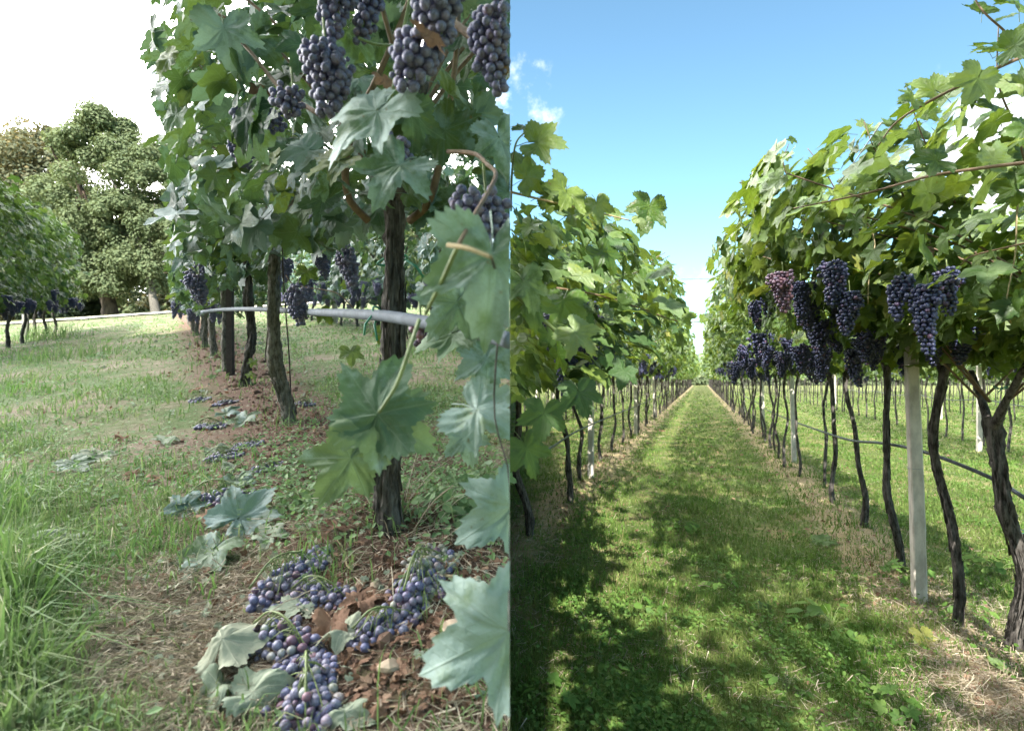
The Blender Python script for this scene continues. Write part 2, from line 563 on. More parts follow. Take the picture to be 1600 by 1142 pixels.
M['berry_shade'] = berry_material('berry_shade', [(0.0, (0.030, 0.030, 0.075)), (0.6, (0.050, 0.045, 0.105)), (0.85, (0.085, 0.055, 0.10)), (1.0, (0.14, 0.075, 0.09))], (0.17, 0.18, 0.31), 0.75)
M['berry_fallen'] = berry_material('berry_fallen', [(0.0, (0.035, 0.038, 0.08)), (0.5, (0.06, 0.05, 0.10)), (0.78, (0.12, 0.065, 0.10)), (0.9, (0.20, 0.12, 0.12)), (1.0, (0.26, 0.30, 0.16))], (0.25, 0.25, 0.34), 0.7)
M['berry_pale'] = berry_material('berry_pale', [(0.0, (0.16, 0.15, 0.11)), (0.5, (0.24, 0.26, 0.15)), (1.0, (0.20, 0.11, 0.12))], (0.34, 0.35, 0.36), 0.6)
M['berry_sun'] = berry_material('berry_sun', [(0.0, (0.008, 0.009, 0.025)), (0.8, (0.016, 0.016, 0.045)), (0.95, (0.05, 0.018, 0.04)), (1.0, (0.15, 0.05, 0.07))], (0.055, 0.07, 0.16), 0.65)
M['berry_rose'] = berry_material('berry_rose', [(0.0, (0.02, 0.014, 0.035)), (0.5, (0.07, 0.03, 0.055)), (1.0, (0.20, 0.08, 0.09))], (0.17, 0.13, 0.20), 0.5)


def ground_material(name, soil, dry, green, rows, soil_w, green_bias, rough=0.95):
    """soil near the row lines, dry thatch and green elsewhere; rows = [(origin, normal)]"""
    m, nt, bsdf = new_mat(name)
    tc = N(nt, 'ShaderNodeTexCoord')
    vec = tc.outputs['Object']
    n1 = noise_node(nt, 1.6, 6, 0.6, vec)
    n2 = noise_node(nt, 14.0, 6, 0.7, vec)
    n3 = noise_node(nt, 90.0, 4, 0.7, vec)
    near = None
    for (o, n) in rows:
        dp = N(nt, 'ShaderNodeVectorMath', operation='DOT_PRODUCT')
        nt.links.new(vec, dp.inputs[0])
        dp.inputs[1].default_value = (n[0], n[1], 0)
        t = math_node(nt, 'ABSOLUTE', math_node(nt, 'SUBTRACT', dp.outputs['Value'], float(o[0] * n[0] + o[1] * n[1])))
        near = t if near is None else math_node(nt, 'MINIMUM', near, t)
    near = math_node(nt, 'ADD', near, math_node(nt, 'MULTIPLY', math_node(nt, 'SUBTRACT', n2, 0.5), 0.7))
    near = math_node(nt, 'ADD', near, math_node(nt, 'MULTIPLY', math_node(nt, 'SUBTRACT', n1, 0.5), 0.5))
    smask = smooth(nt, near, soil_w, soil_w * 0.35)
    g = smooth(nt, math_node(nt, 'ADD', math_node(nt, 'MULTIPLY', n1, 0.6), math_node(nt, 'MULTIPLY', n2, 0.4)), green_bias + 0.1, green_bias - 0.1)
    c = mixc(nt, g, green, dry)
    c = mixc(nt, smask, c, soil)
    c = mixc(nt, math_node(nt, 'MULTIPLY', smooth(nt, n3, 0.35, 0.75), 0.55), c, tuple(x * 0.45 for x in soil))
    c = mixc(nt, math_node(nt, 'MULTIPLY', smooth(nt, n2, 0.55, 0.8), 0.4), c, tuple(min(1, x * 1.5) for x in dry))
    nt.links.new(c, bsdf.inputs['Base Color'])
    bsdf.inputs['Roughness'].default_value = rough
    bsdf.inputs['Specular IOR Level'].default_value = 0.12
    b = N(nt, 'ShaderNodeBump')
    b.inputs['Strength'].default_value = 0.9
    b.inputs['Distance'].default_value = 0.03
    nt.links.new(math_node(nt, 'ADD', n2, math_node(nt, 'MULTIPLY', n3, 0.5)), b.inputs['Height'])
    L(nt, b, 0, bsdf, 'Normal')
    return m


M['ground_l'] = ground_material('ground_l', (0.155, 0.10, 0.074), (0.24, 0.19, 0.145), (0.075, 0.125, 0.04), [(LROW0, LN)], 0.52, 0.47)
M['ground_r'] = ground_material('ground_r', (0.33, 0.26, 0.15), (0.24, 0.20, 0.095), (0.055, 0.10, 0.02), [(RROW0, RN), (QROW0, RN)], 0.42, 0.45)
M['earth'] = simple('earth', (0.20, 0.13, 0.08), 0.95, 0.1, 0.4, 6, 0.8, bdist=0.05)
M['hill'] = simple('hill', (0.10, 0.13, 0.10), 0.95, 0.1, 0.3, 0.1)

# ------------------------------------------------------------------ the setting: terrain
def grid(xs, ys, fz):
    X, Y = np.meshgrid(xs, ys)
    Z = fz(X, Y)
    V = np.stack([X, Y, Z], -1).reshape(-1, 3)
    nx, ny = len(xs), len(ys)
    i = np.arange(ny - 1)[:, None] * nx + np.arange(nx - 1)[None]
    q = np.stack([i, i + 1, i + nx + 1, i + nx], -1).reshape(-1, 4)
    return V, q


def axis(a, b, fine, growth):
    out = [a]; st = fine
    while out[-1] < b:
        out.append(out[-1] + st); st *= growth
    out[-1] = b
    return np.array(out)


ys = np.concatenate([np.array([-12, -8, -5, -3, -1.5, -0.6]), axis(0.0, 90.0, 0.035, 1.018)])
xs = -axis(0.0006, 120.0, 0.03, 1.05)[::-1]
V, Q = grid(xs, ys, ground_l)
# the terrace ends in a steep earth bank towards the sunny vineyard
nx = len(xs)
edge = np.arange(len(ys)) * nx + nx - 1
low = V[edge].copy(); low[:, 2] = -0.4
V = np.concatenate([V, low])
li = np.arange(len(ys)) + len(ys) * nx
Qb = np.stack([edge[:-1], li[:-1], li[1:], edge[1:]], 1)
terr = obj('terrace_ground', mesh('terrace_ground', V, np.concatenate([Q, Qb]), M['ground_l']), kind='structure')
terr.data.materials.append(M['earth'])
mi = np.zeros(len(Q) + len(Qb), dtype=np.int32); mi[len(Q):] = 1
terr.data.polygons.foreach_set('material_index', mi)

ysr = np.concatenate([np.array([-30, -14, -8, -4, -2, -1, 0, 0.6, 1.2]), axis(1.7, 600.0, 0.05, 1.022)])
xsr = np.concatenate([[-0.3], axis(-0.0004, 500.0, 0.05, 1.045)])
V, Q = grid(xsr, ysr, ground_r)
obj('ground', mesh('ground', V, Q, M['ground_r']), kind='structure')

# low hill far behind the end of the sunny rows
hx = np.linspace(20, 420, 60); hy = np.linspace(330, 480, 14)
V, Q = grid(hx, hy, lambda X, Y: 22 * np.exp(-((X - 170) / 140) ** 2) * np.sin(np.clip((Y - 330) / 150, 0, 1) * PI) + 1.2 * wob(X, Y, 0.06) - 1.5)
obj('hill', mesh('hill', V, Q, M['hill']), kind='structure')

# ------------------------------------------------------------------ leaf templates
def outline_radius(phi):
    """vine leaf radius over the angle from the tip, petiole at the origin"""
    a = np.abs((phi + PI) % (2 * PI) - PI) * 180 / PI
    xp = [0, 10, 20, 30, 38, 48, 57, 66, 76, 86, 96, 108, 118, 130, 145, 160, 171, 180]
    fp = [0.74, 0.67, 0.55, 0.42, 0.39, 0.54, 0.66, 0.60, 0.49, 0.40, 0.41, 0.51, 0.54, 0.50, 0.45, 0.38, 0.20, 0.05]
    return np.interp(a, xp, fp)


def leaf_template(n, ring, seed, teeth=0.05, petiole=True, cup=0.25, asym=0.06):
    r_ = np.random.default_rng(seed)
    phi = np.linspace(0, 2 * PI, n, endpoint=False)
    rad = outline_radius(phi)
    if teeth:
        rad = rad * (1 + teeth * np.where(np.arange(n) % 2 == 0, 1, -1) * r_.uniform(0.5, 1.4, n))
    rad = rad * (1 + asym * np.sin(phi * 2 + r_.uniform(0, 6)))
    x = rad * np.sin(phi); y = rad * np.cos(phi)
    pts = [np.zeros((1, 2))]
    T = []
    if ring:
        fr = (0.3, 0.55, 0.8, 1.0) if n > 50 else (0.55, 1.0)
        # the inner rings follow a rounder shape than the toothed margin
        soft = np.stack([outline_radius(phi) * np.sin(phi), outline_radius(phi) * np.cos(phi)], 1)
        for q in fr:
            pts.append(np.stack([x, y], 1) if q == 1.0 else soft * q)
        j = np.arange(n); j2 = (j + 1) % n
        T += [np.stack([np.zeros(n, int), 1 + j2, 1 + j], 1)]
        for q in range(len(fr) - 1):
            o_ = 1 + q * n
            T += [np.stack([o_ + j, o_ + j2, o_ + n + j2], 1), np.stack([o_ + j, o_ + n + j2, o_ + n + j], 1)]
    else:
        pts.append(np.stack([x, y], 1))
        j = np.arange(n); j2 = (j + 1) % n
        T += [np.stack([np.zeros(n, int), 1 + j2, 1 + j], 1)]
    P = np.concatenate(pts); T = np.concatenate(T)
    px, py = P[:, 0], P[:, 1]
    c = r_.uniform(-0.2, 1.0) * cup
    fold = r_.uniform(-0.1, 0.3)
    wv = r_.uniform(0.03, 0.07); ph = r_.uniform(0, 6, 3)
    z = -c * (py * py * 1.0) - c * 0.7 * px * px + fold * np.abs(px) * 0.5 + wv * np.sin(7 * px + ph[0]) * np.sin(6 * py + ph[1]) * 1.2
    z -= 0.25 * np.maximum(py - 0.25, 0) ** 2 * r_.uniform(0, 1.3)
    # blade puckered between the main veins
    ang = np.abs(np.arctan2(px, py)) * 180 / PI
    z += 0.085 * np.hypot(px, py) * np.sin(ang / 58 * PI) ** 2
    z += 0.02 * np.sin(31 * px + ph[2]) * np.sin(27 * py + ph[0])
    V = np.stack([px, py, z], 1)
    U = P.copy()
    T = T[:, [0, 2, 1]]
    if petiole:
        pp = np.array([[0, 0, 0], [0, -0.25, -0.06], [0.02, -0.5, -0.22]])
        tv, tt = tube(pp, [0.012, 0.010, 0.012], 3, cap=False)
        V, T, U = cat_meshes([(V, T, U), (tv, tt, np.tile([[0.0, 0.3]], (len(tv), 1)))])
    return V, T, U


HI = [leaf_template(76, True, 100 + i, 0.055, cup=0.35) for i in range(7)]
MID = [leaf_template(34, True, 200 + i, 0.055, cup=0.28) for i in range(6)]
LOW = [leaf_template(14, False, 300 + i, 0.06, petiole=False, cup=0.5) for i in range(4)]
FAR = [leaf_template(7, False, 400 + i, 0.0, petiole=False, cup=0.5) for i in range(3)]
_leaf_meshes = {}


def leaf_mesh(mat, lev, i):
    key = (mat, lev, i)
    if key not in _leaf_meshes:
        tpl = {'H': HI, 'M': MID}[lev][i]
        _leaf_meshes[key] = mesh('leaf', tpl[0], tpl[1], M[mat], True, tpl[2])
    return _leaf_meshes[key]


def cut_mesh(tpl, R, pos, sc, side, mat, base):
    """leaf cut clean where it meets the neighbouring plot (x = 0); vertices relative to base"""
    V = (np.asarray(R) @ tpl[0].T).T * sc + np.asarray(pos)
    bm = bmesh.new()
    uvl = bm.loops.layers.uv.new('UVMap')
    vs_ = [bm.verts.new(v) for v in V]
    for t in tpl[1]:
        try:
            f = bm.faces.new([vs_[i] for i in t])
        except ValueError:
            continue
        f.smooth = True
        for lp, i in zip(f.loops, t):
            lp[uvl].uv = tpl[2][i]
    bmesh.ops.bisect_plane(bm, geom=bm.verts[:] + bm.edges[:] + bm.faces[:], plane_co=(0.0004 * side, 0, 0),
                           plane_no=(side, 0, 0), clear_inner=True)
    bmesh.ops.triangulate(bm, faces=bm.faces[:])
    for v in bm.verts:
        v.co -= Vector(base)
    if not bm.faces:
        bm.free(); return None
    m = bpy.data.meshes.new('leaf')
    bm.to_mesh(m); bm.free()
    m.materials.append(M[mat])
    return m


def put_leaf(parent, base, pos, R, sc, mat, lev, i, side, name='leaf'):
    tpl = {'H': HI, 'M': MID}[lev][i]
    x = (np.asarray(R) @ tpl[0].T)[0] * sc + pos[0]
    if (x * side).max() <= 0:
        return None
    if (x * side).min() < 0:
        m = cut_mesh(tpl, R, pos, sc, side, mat, base)
        if m is None:
            return None
        o = bpy.data.objects.new(name, m)
        col.objects.link(o); o.parent = parent
        return o
    o = bpy.data.objects.new(name, leaf_mesh(mat, lev, i))
    col.objects.link(o)
    o.parent = parent
    mt = Matrix([[R[0][0] * sc, R[0][1] * sc, R[0][2] * sc, pos[0] - base[0]],
                 [R[1][0] * sc, R[1][1] * sc, R[1][2] * sc, pos[1] - base[1]],
                 [R[2][0] * sc, R[2][1] * sc, R[2][2] * sc, pos[2] - base[2]],
                 [0, 0, 0, 1]])
    o.matrix_basis = mt
    return o


# ------------------------------------------------------------------ grape bunches
ICO1 = icosphere(1); ICO2 = icosphere(2)
BERRY = {k: mesh('berry', ICO2[0] * np.array([1, 1, 1.06]), ICO2[1], M[k]) for k in ('berry_shade', 'berry_fallen', 'berry_sun', 'berry_rose', 'berry_pale')}


def bunch_points(length, rad, br, seed, wings=1):
    """berry centres of a hanging bunch, top at the origin, hanging along -z"""
    r_ = np.random.default_rng(seed)
    out = []
    z = 0.25 * rad
    while z < length:
        f = z / length
        R = rad * (min(1.0, 0.55 + 1.6 * f) * (1 - f) ** 0.55 + 0.10)
        bend = 0.012 * math.sin(4 * f + seed)
        k = max(1, int(2 * PI * R / (br * 2.0)))
        ph = r_.uniform(0, 6)
        for i in range(k):
            a = ph + 2 * PI * i / k + r_.normal(0, 0.12)
            rr = R * r_.uniform(0.66, 1.22)
            out.append((rr * math.cos(a) + bend, rr * math.sin(a), -z + r_.normal(0, br * 0.35)))
        if R > 2.6 * br:
            k2 = int(k * 0.4)
            for i in range(k2):
                a = ph + 2 * PI * i / k2
                out.append((R * 0.5 * math.cos(a) + bend, R * 0.5 * math.sin(a), -z))
        z += br * 1.55
    for w in range(wings + 1 if wings else 0):
        a = r_.uniform(0, 2 * PI)
        c = np.array([math.cos(a) * rad * 1.25, math.sin(a) * rad * 1.25, -length * 0.16])
        for _ in range(13):
            v = r_.normal(size=3); v /= np.linalg.norm(v)
            out.append(tuple(c + v * rad * np.array([0.5, 0.5, 0.85])))
    return np.array(out)


def relax(P, br, it=6):
    """push overlapping berries apart"""
    P = P.copy()
    for _ in range(it):
        d = P[:, None] - P[None]
        dist = np.linalg.norm(d, axis=-1) + 1e-6
        push = np.clip(2 * br * 0.97 - dist, 0, None)
        np.fill_diagonal(push, 0)
        P += (d / dist[..., None] * push[..., None]).sum(1) * 0.35
    return P


def hero_bunch(parent, base, top, length, rad, br, mat, seed, side, name='grape_bunch', wings=1, stalk=True):
    """a bunch whose berries are single objects: stem mesh > berry"""
    P = relax(bunch_points(length, rad, br, seed, wings), br)
    r_ = np.random.default_rng(seed + 5)
    st = spline([(0, 0, 0.05), (0.004, 0, 0), (0, 0.004, -length * 0.5), (0, 0, -length * 0.9)], 10)
    sv, stt = tube(st, np.linspace(0.0028, 0.0014, 10), 5)
    o = obj(name, mesh('bunch_stem', sv, stt, M['stalk']), parent, Vector(top) - Vector(base))
    for p in P:
        if (p[0] + top[0]) * side < br * 0.6:
            continue
        b = bpy.data.objects.new('berry', BERRY[mat])
        col.objects.link(b); b.parent = o
        s = br * (r_.uniform(0.8, 1.1) if r_.uniform() < 0.92 else 0.55)
        b.location = p
        b.scale = (s * r_.uniform(0.93, 1.05), s * r_.uniform(0.93, 1.05), s)
        b.rotation_euler = r_.uniform(0, 6, 3)
    return o


_far_bunch = {}


def far_bunch(parent, base, top, mat, k, sc=1.0, low=False):
    key = (mat, k, low)
    if key not in _far_bunch:
        P = bunch_points(0.21, 0.05, 0.0125 if low else 0.0105, 50 + k, 1)
        br = 0.0135 if low else 0.0105
        ic = icosphere(1)
        n = len(P)
        Vv = (ic[0][None] * br + P[:, None]).reshape(-1, 3)
        Tt = (ic[1][None] + (np.arange(n) * len(ic[0]))[:, None, None]).reshape(-1, 3)
        _far_bunch[key] = mesh('grape_bunch', Vv, Tt, M[mat])
    o = obj('grape_bunch', _far_bunch[key], parent, Vector(top) - Vector(base))
    o.rotation_euler = (random.uniform(-.12, .12), random.uniform(-.12, .12), random.uniform(0, 6)); o.scale = (sc * random.uniform(.8, 1.1), sc * random.uniform(.8, 1.1), sc * random.uniform(.75, 1.15))
    return o


# ------------------------------------------------------------------ vines
def ordw(i):
    w = ['first', 'second', 'third', 'fourth', 'fifth', 'sixth', 'seventh', 'eighth', 'ninth', 'tenth', 'eleventh', 'twelfth', 'thirteenth',
         'fourteenth', 'fifteenth', 'sixteenth', 'seventeenth', 'eighteenth', 'nineteenth', 'twentieth', 'twenty-first', 'twenty-second',
         'twenty-third', 'twenty-fourth', 'twenty-fifth', 'twenty-sixth', 'twenty-seventh', 'twenty-eighth']
    return w[i]


def trunk_path(base, top, wobble, seed, n=18):
    r_ = np.random.default_rng(seed)
    b = np.array(base) - np.array([0, 0, 0.06]); t = np.array(top)
    f = np.linspace(0, 1, n)[:, None]
    P = b + (t - b) * f
    ph = r_.uniform(0, 6, 4)
    env = np.sin(PI * f[:, 0]) ** 0.6
    P[:, 0] += wobble * env * (np.sin(5 * f[:, 0] + ph[0]) + 0.5 * np.sin(11 * f[:, 0] + ph[1]))
    P[:, 1] += wobble * env * (np.sin(4 * f[:, 0] + ph[2]) + 0.5 * np.sin(9 * f[:, 0] + ph[3]))
    return P


def canopy_leaves(n, base, d, nv, prof, w, spread, seed, shell=0.6):
    """positions and frames of n leaves; prof(t) -> (zlow, zhigh) above the vine's base"""
    r_ = np.random.default_rng(seed)
    t = r_.uniform(-w, w, n) + r_.normal(0, 0.05, n)
    s = r_.uniform(-spread, spread, n)
    zl, zh = prof(t)
    f = r_.uniform(0, 1, n)
    k = r_.uniform(0, 1, n) < shell
    edge = np.where(r_.uniform(0, 1, n) < 0.5, r_.beta(1, 5, n), 1 - r_.beta(1, 5, n))
    f = np.where(k, edge, f)
    ragged = 0.10 * np.sin(7 * s + seed) + 0.08 * np.sin(13 * s + 2.3 * seed)
    z = zl + (zh - zl) * f + ragged * (f > 0.6)
    P = np.stack([base[0] + d[0] * s + nv[0] * t, base[1] + d[1] * s + nv[1] * t, base[2] + z], 1)
    sg = np.sign(t)[:, None]
    out = np.stack([nv[0] * sg[:, 0], nv[1] * sg[:, 0], np.zeros(n)], 1)
    up = np.array([0, 0, 1.0])
    amt = np.abs(t)[:, None] / w
    nor = out * (0.35 + 0.5 * amt) + up * (0.25 + 0.75 * f[:, None]) + r_.normal(0, 0.42, (n, 3))
    tip = -up * 0.9 + out * 0.45 + r_.normal(0, 0.45, (n, 3))
    return P, frames(nor, tip), r_


def add_foliage(root, base, P, R, Sc, mat, side, single_min_px=10.0, cap=300, far=False, keep=None):
    """the leaves that show largest become objects, the rest one joined part"""
    n = len(P)
    ok = P[:, 0] * side > -0.05
    if keep is not None:
        ok &= keep
    P, R, Sc = P[ok], R[ok], Sc[ok]
    if not len(P):
        return
    px, py = proj(P)
    size = Sc * 1.15 * F / np.maximum(P[:, 1], 0.05)
    vis = (P[:, 1] > 0.3) & (px > -60) & (px < 1660) & (py > -60) & (py < 1200)
    score = np.where(vis & (size >= single_min_px), size, -1)
    # those nearer to the camera side hide the others: prefer them
    order = np.argsort(-score)
    single = [k for k in order[:cap] if score[k] > 0]
    cross = np.where(np.abs(P[:, 0]) < Sc * 0.8)[0]
    sset = set(single)
    rest = np.array([k for k in range(len(P)) if k not in sset], dtype=int)
    for k in single:
        lev = 'H' if size[k] > 85 else 'M'
        put_leaf(root, base, P[k], R[k], Sc[k], mat, lev, int(rng.integers(0, 7 if lev == 'H' else 6)), side)
    if len(rest):
        parts = []
        tl = FAR if far else LOW
        which = rng.integers(0, len(tl), len(rest))
        for j in range(len(tl)):
            q = rest[which == j]
            if len(q):
                parts.append(scatter(tl[j], R[q], P[q], Sc[q]))
        V, T, U = cat_meshes(parts)
        V[:, 0] = np.maximum(V[:, 0] * side, 0.0005) * side
        obj('foliage', mesh('foliage', V - np.array(base), T, M[mat], True, U), root, kind='stuff')


def shoot(root, base, pts, mat, side, leaf=0.14, every=0.09, r0=0.005, r1=0.002, cane='cane', seed=0, n=24, lev='H', face=None, start=0.0):
    """a cane with leaves set alternately along it"""
    r_ = np.random.default_rng(seed + 900)
    C = spline(pts, n)
    V, T = tube(C, np.linspace(r0, r1, n), 6)
    V[:, 0] = np.maximum(V[:, 0] * side, 0.0005) * side
    obj('cane', mesh('cane', V - np.array(base), T, M[cane]), root)
    seg = np.linalg.norm(np.diff(C, axis=0), axis=1); cum = np.concatenate([[0], np.cumsum(seg)])
    q = start * cum[-1] + every * 0.5; sgn = 1
    while q < cum[-1]:
        i = min(np.searchsorted(cum, q), n - 1)
        p = C[i]; tg = C[min(i + 1, n - 1)] - C[max(i - 1, 0)]; tg /= np.linalg.norm(tg) + 1e-9
        sidev = np.cross(tg, [0, 0, 1.0]); sidev /= np.linalg.norm(sidev) + 1e-9
        outv = sidev * sgn * 0.8 + np.array([0, 0, 0.55]) + r_.normal(0, 0.3, 3)
        f = q / cum[-1]
        s = leaf * (1.0 - 0.55 * max(0, f - 0.5) / 0.5) * r_.uniform(0.8, 1.15)
        pos = p + outv / np.linalg.norm(outv) * s * 0.5
        nor = np.array([0, -0.35, 0.75]) + r_.normal(0, 0.4, 3) + (np.array(face) if face is not None else 0)
        tip = outv * 0.7 + np.array([0, 0, -0.35]) + tg * 0.3
        R = frames(nor[None], tip[None])[0]
        put_leaf(root, base, pos, R, s, mat, lev, int(r_.integers(0, 6)), side)
        q += every * r_.uniform(0.8, 1.25); sgn = -sgn
    return C


def vine(label, group, base, head_h, r0, d, nv, prof, w, spread, nleaf, mat, side, seed, leaf=0.135, sides=12, bark='bark', lean=(0, 0),
         bunches=0, bmat='berry_sun', bunch_t=(-0.7, 0.1), canes=4, cap=300, far=False, wobble=0.03, strands=0, keepf=None, min_px=10.0, fork=True, brow=None):
    base = np.array([float(base[0]), float(base[1]), float(base[2])])
    root = empty('grape_vine', base, label, 'vine', group)
    r_ = np.random.default_rng(seed)
    top = base + np.array([lean[0], lean[1], head_h])
    nseg = 40 if sides >= 12 else 16
    P = trunk_path(base, top, wobble, seed, nseg)
    f = np.linspace(0, 1, nseg)
    rad = r0 * (1.12 - 0.32 * f + 0.35 * np.exp(-f * 14) + 0.35 * np.exp(-((f - 1) * 9) ** 2))
    for _ in range(3):
        rad = rad * (1 + 0.12 * np.exp(-((f - r_.uniform(0.1, 0.9)) * 14) ** 2))
    if sides >= 12:
        # plates and ridges of bark run up the trunk
        ns, nl = 30, 130
        P2 = spline(P, nl); rad2 = np.interp(np.linspace(0, 1, nl), f, rad)
        V, T = tube(P2, rad2, ns, 0.0, seed=seed, flute=0.07)
        fld = np.zeros((nl, ns))
        for (step, amp, sm) in ((13, 0.16, 1), (6, 0.13, 0), (3, 0.10, 0)):
            k_ = r_.normal(0, 1, (nl // step + 2, ns))
            if sm:
                k_ = (k_ + np.roll(k_, 1, 1) + np.roll(k_, -1, 1)) / 1.8
            xi = np.arange(nl) / step; i0 = xi.astype(int); fr = (xi - i0)[:, None]
            fld += amp * (k_[i0] * (1 - fr) + k_[i0 + 1] * fr)
        fld = np.clip(fld, -0.32, 0.5)
        body = V[:nl * ns].reshape(nl, ns, 3)
        body += (body - P2[:, None]) * fld[..., None]
        V[:nl * ns] = body.reshape(-1, 3)
    else:
        V, T = tube(spline(P, 34), np.interp(np.linspace(0, 1, 34), f, rad), sides, 0.13, seed=seed, flute=0.10)
    parts = [(V, T)]
    tr = obj('trunk', mesh('trunk', cat_meshes(parts)[0] - base, cat_meshes(parts)[1], M[bark]), root)
    if fork:
        for sgn in (-1, 1):
            e = top + np.array([d[0], d[1], 0]) * sgn * 0.30 * r_.uniform(0.7, 1.2) + np.array([0, 0, 0.25]) * r_.uniform(0.6, 1.2)
            pth = spline([top - np.array([0, 0, 0.08]), top + (e - top) * 0.45 + np.array([0, 0, -0.03]), e], 10)
            V, T = tube(pth, np.linspace(r0 * 0.75, r0 * 0.38, 10), max(6, sides - 4), 0.08, seed=seed + sgn)
            V[:, 0] = np.maximum(V[:, 0] * side, 0.0005) * side
            obj('arm', mesh('arm', V - base, T, M[bark]), root)
    # bark strips that peel away from the near trunks
    if strands:
        sp = []
        for k in range(strands):
            a = r_.uniform(0, 2 * PI); i0 = int(r_.integers(0, nseg - 12)); ln = int(r_.integers(6, 12))
            off = np.stack([np.cos(a) * rad[i0:i0 + ln], np.sin(a) * rad[i0:i0 + ln], np.zeros(ln)], 1)
            pp = P[i0:i0 + ln] + off * (1.02 + 0.22 * np.abs(np.linspace(-1, 1, ln)[:, None]) ** 2)
            sp.append(tube(pp, 0.0035 * r_.uniform(0.6, 1.4), 4, 0.2, seed=k))
        V, T, _ = cat_meshes(sp)
        obj('bark_strips', mesh('bark_strips', V - base, T, M[bark]), tr, kind='stuff')
    for k in range(canes):
        sgn = -1 if k % 2 else 1
        s0 = r_.uniform(-0.4, 0.4) * spread; t1 = sgn * w * r_.uniform(0.7, 1.0)
        zl, zh = prof(np.array([t1]))
        a = top + np.array([d[0] * s0 * 0.5, d[1] * s0 * 0.5, 0.08])
        e = base + np.array([d[0] * s0 * 1.6 + nv[0] * t1, d[1] * s0 * 1.6 + nv[1] * t1, float(zl[0] + (zh[0] - zl[0]) * r_.uniform(0.35, 0.8))])
        C = spline([a, a + (e - a) * 0.45 + np.array([0, 0, 0.12]), e], 12)
        if (C[:, 0] * side).min() < 0.0:
            C[:, 0] = np.maximum(C[:, 0] * side, 0.004) * side
        V, T = tube(C, np.linspace(0.007, 0.0035, 12), 5)
        obj('cane', mesh('cane', V - base, T, M['cane']), root)
    P, R, r2 = canopy_leaves(nleaf, base, d, nv, prof, w, spread, seed + 77)
    Sc = leaf * r2.uniform(0.6, 1.25, nleaf)
    keep = keepf(P) if keepf is not None else None
    add_foliage(root, base, P, R, Sc, mat, side, min_px, cap, far, keep)
    for k in range(bunches):
        t = r_.uniform(*bunch_t); s = r_.uniform(-spread, spread)
        zl, _ = prof(np.array([t]))
        p = base + np.array([d[0] * s + nv[0] * t, d[1] * s + nv[1] * t, float(zl[0]) + r_.uniform(0.02, 0.22)])
        if p[0] * side > 0.07:
            far_bunch(root, base, p, bmat, int(r_.integers(0, 5)), r_.uniform(0.85, 1.25), low=far)
    return root, base

# ------------------------------------------------------------------ sunny vineyard: rows
def prof_r(t):
    a = np.abs(t)
    return 1.50 + 0.36 * a + 0.16 * a ** 3, 2.16 + 0.42 * a


def row_x(o, y):
    return o[0] + (y - o[1]) * RD[0] / RD[1]


def in_frame_sky_r(P):
    """the blue gap over the path stays open"""
    px, py = proj(P)
    lim = np.interp(px, [797, 830, 870, 960, 1000, 1050, 1075, 1092, 1100, 1108, 1085 + 30, 1138, 1145, 1165, 1215, 1250, 1330, 1370, 1460, 1520, 1600],
                    [165, 190, 280, 345, 385, 415, 470, 545, 560, 400, 380, 375, 295, 270, 228, 228, 205, 115, 55, 5, -60])
    return (py > lim) | (P[:, 1] < 0.4)


# the right-hand row, its near vines where the photograph shows their trunks
R_TR = [(1700, 1130, 0.05), (1592, 1022, 0.034), (1489, 975, 0.020), (1403, 890, 0.019), (1347, 822, 0.018), (1305, 787, 0.019), (1286, 762, 0.017)]
r_specs = []
for (px, py, rr) in R_TR:
    p = gp(px, py)
    r_specs.append((p.x, p.y, rr))
y = 8.1
while y < 25:
    r_specs.append((row_x(RROW0, y) + random.uniform(-0.1, 0.1), y, random.uniform(0.016, 0.022)))
    y += random.uniform(0.72, 1.05)
R_VINES = []
for i, (x, yy, rr) in enumerate(r_specs):
    near = i < 6
    if i == 0:
        lab = 'grape vine at the frame edge reaching long canes over the path'
    elif i == 1:
        lab = 'thick forked old vine trunk just right of the tall pale post'
    else:
        lab = 'grape vine right of the sunny path, %s trunk counted from the thick forked one' % ordw(i - 1)
    nl = 980 if i < 2 else (740 if i < 9 else (430 if yy < 16 else 280))
    lean = {1: (-0.10, 0.05), 2: (-0.05, 0), 3: (-0.085, 0), 4: (-0.14, 0)}.get(i, (random.uniform(-0.1, 0.1), 0))
    root, b = vine(lab, 'vines in the row right of the sunny path', (x, yy, ground_r(x, yy)), 1.25 if i == 1 else 1.52, rr, RD, RN, prof_r, 1.28, 0.6 if i > 1 else 0.75, nl,
                   'leaf_sun', 1, 500 + i, leaf=0.122 if yy < 12 else 0.15, sides=14 if i < 6 else 8, lean=lean, bark='bark',
                   bunches=0 if i < 2 else (7 if yy < 9 else (6 if yy < 16 else 3)), bunch_t=(-0.75, 0.05), canes=6 if near else (3 if yy < 14 else 0),
                   cap=300 if yy < 12 else 0, far=yy > 15, wobble=0.045, strands=40 if i in (1, 2, 3, 4, 5) else 0, keepf=in_frame_sky_r)
    R_VINES.append((root, b))

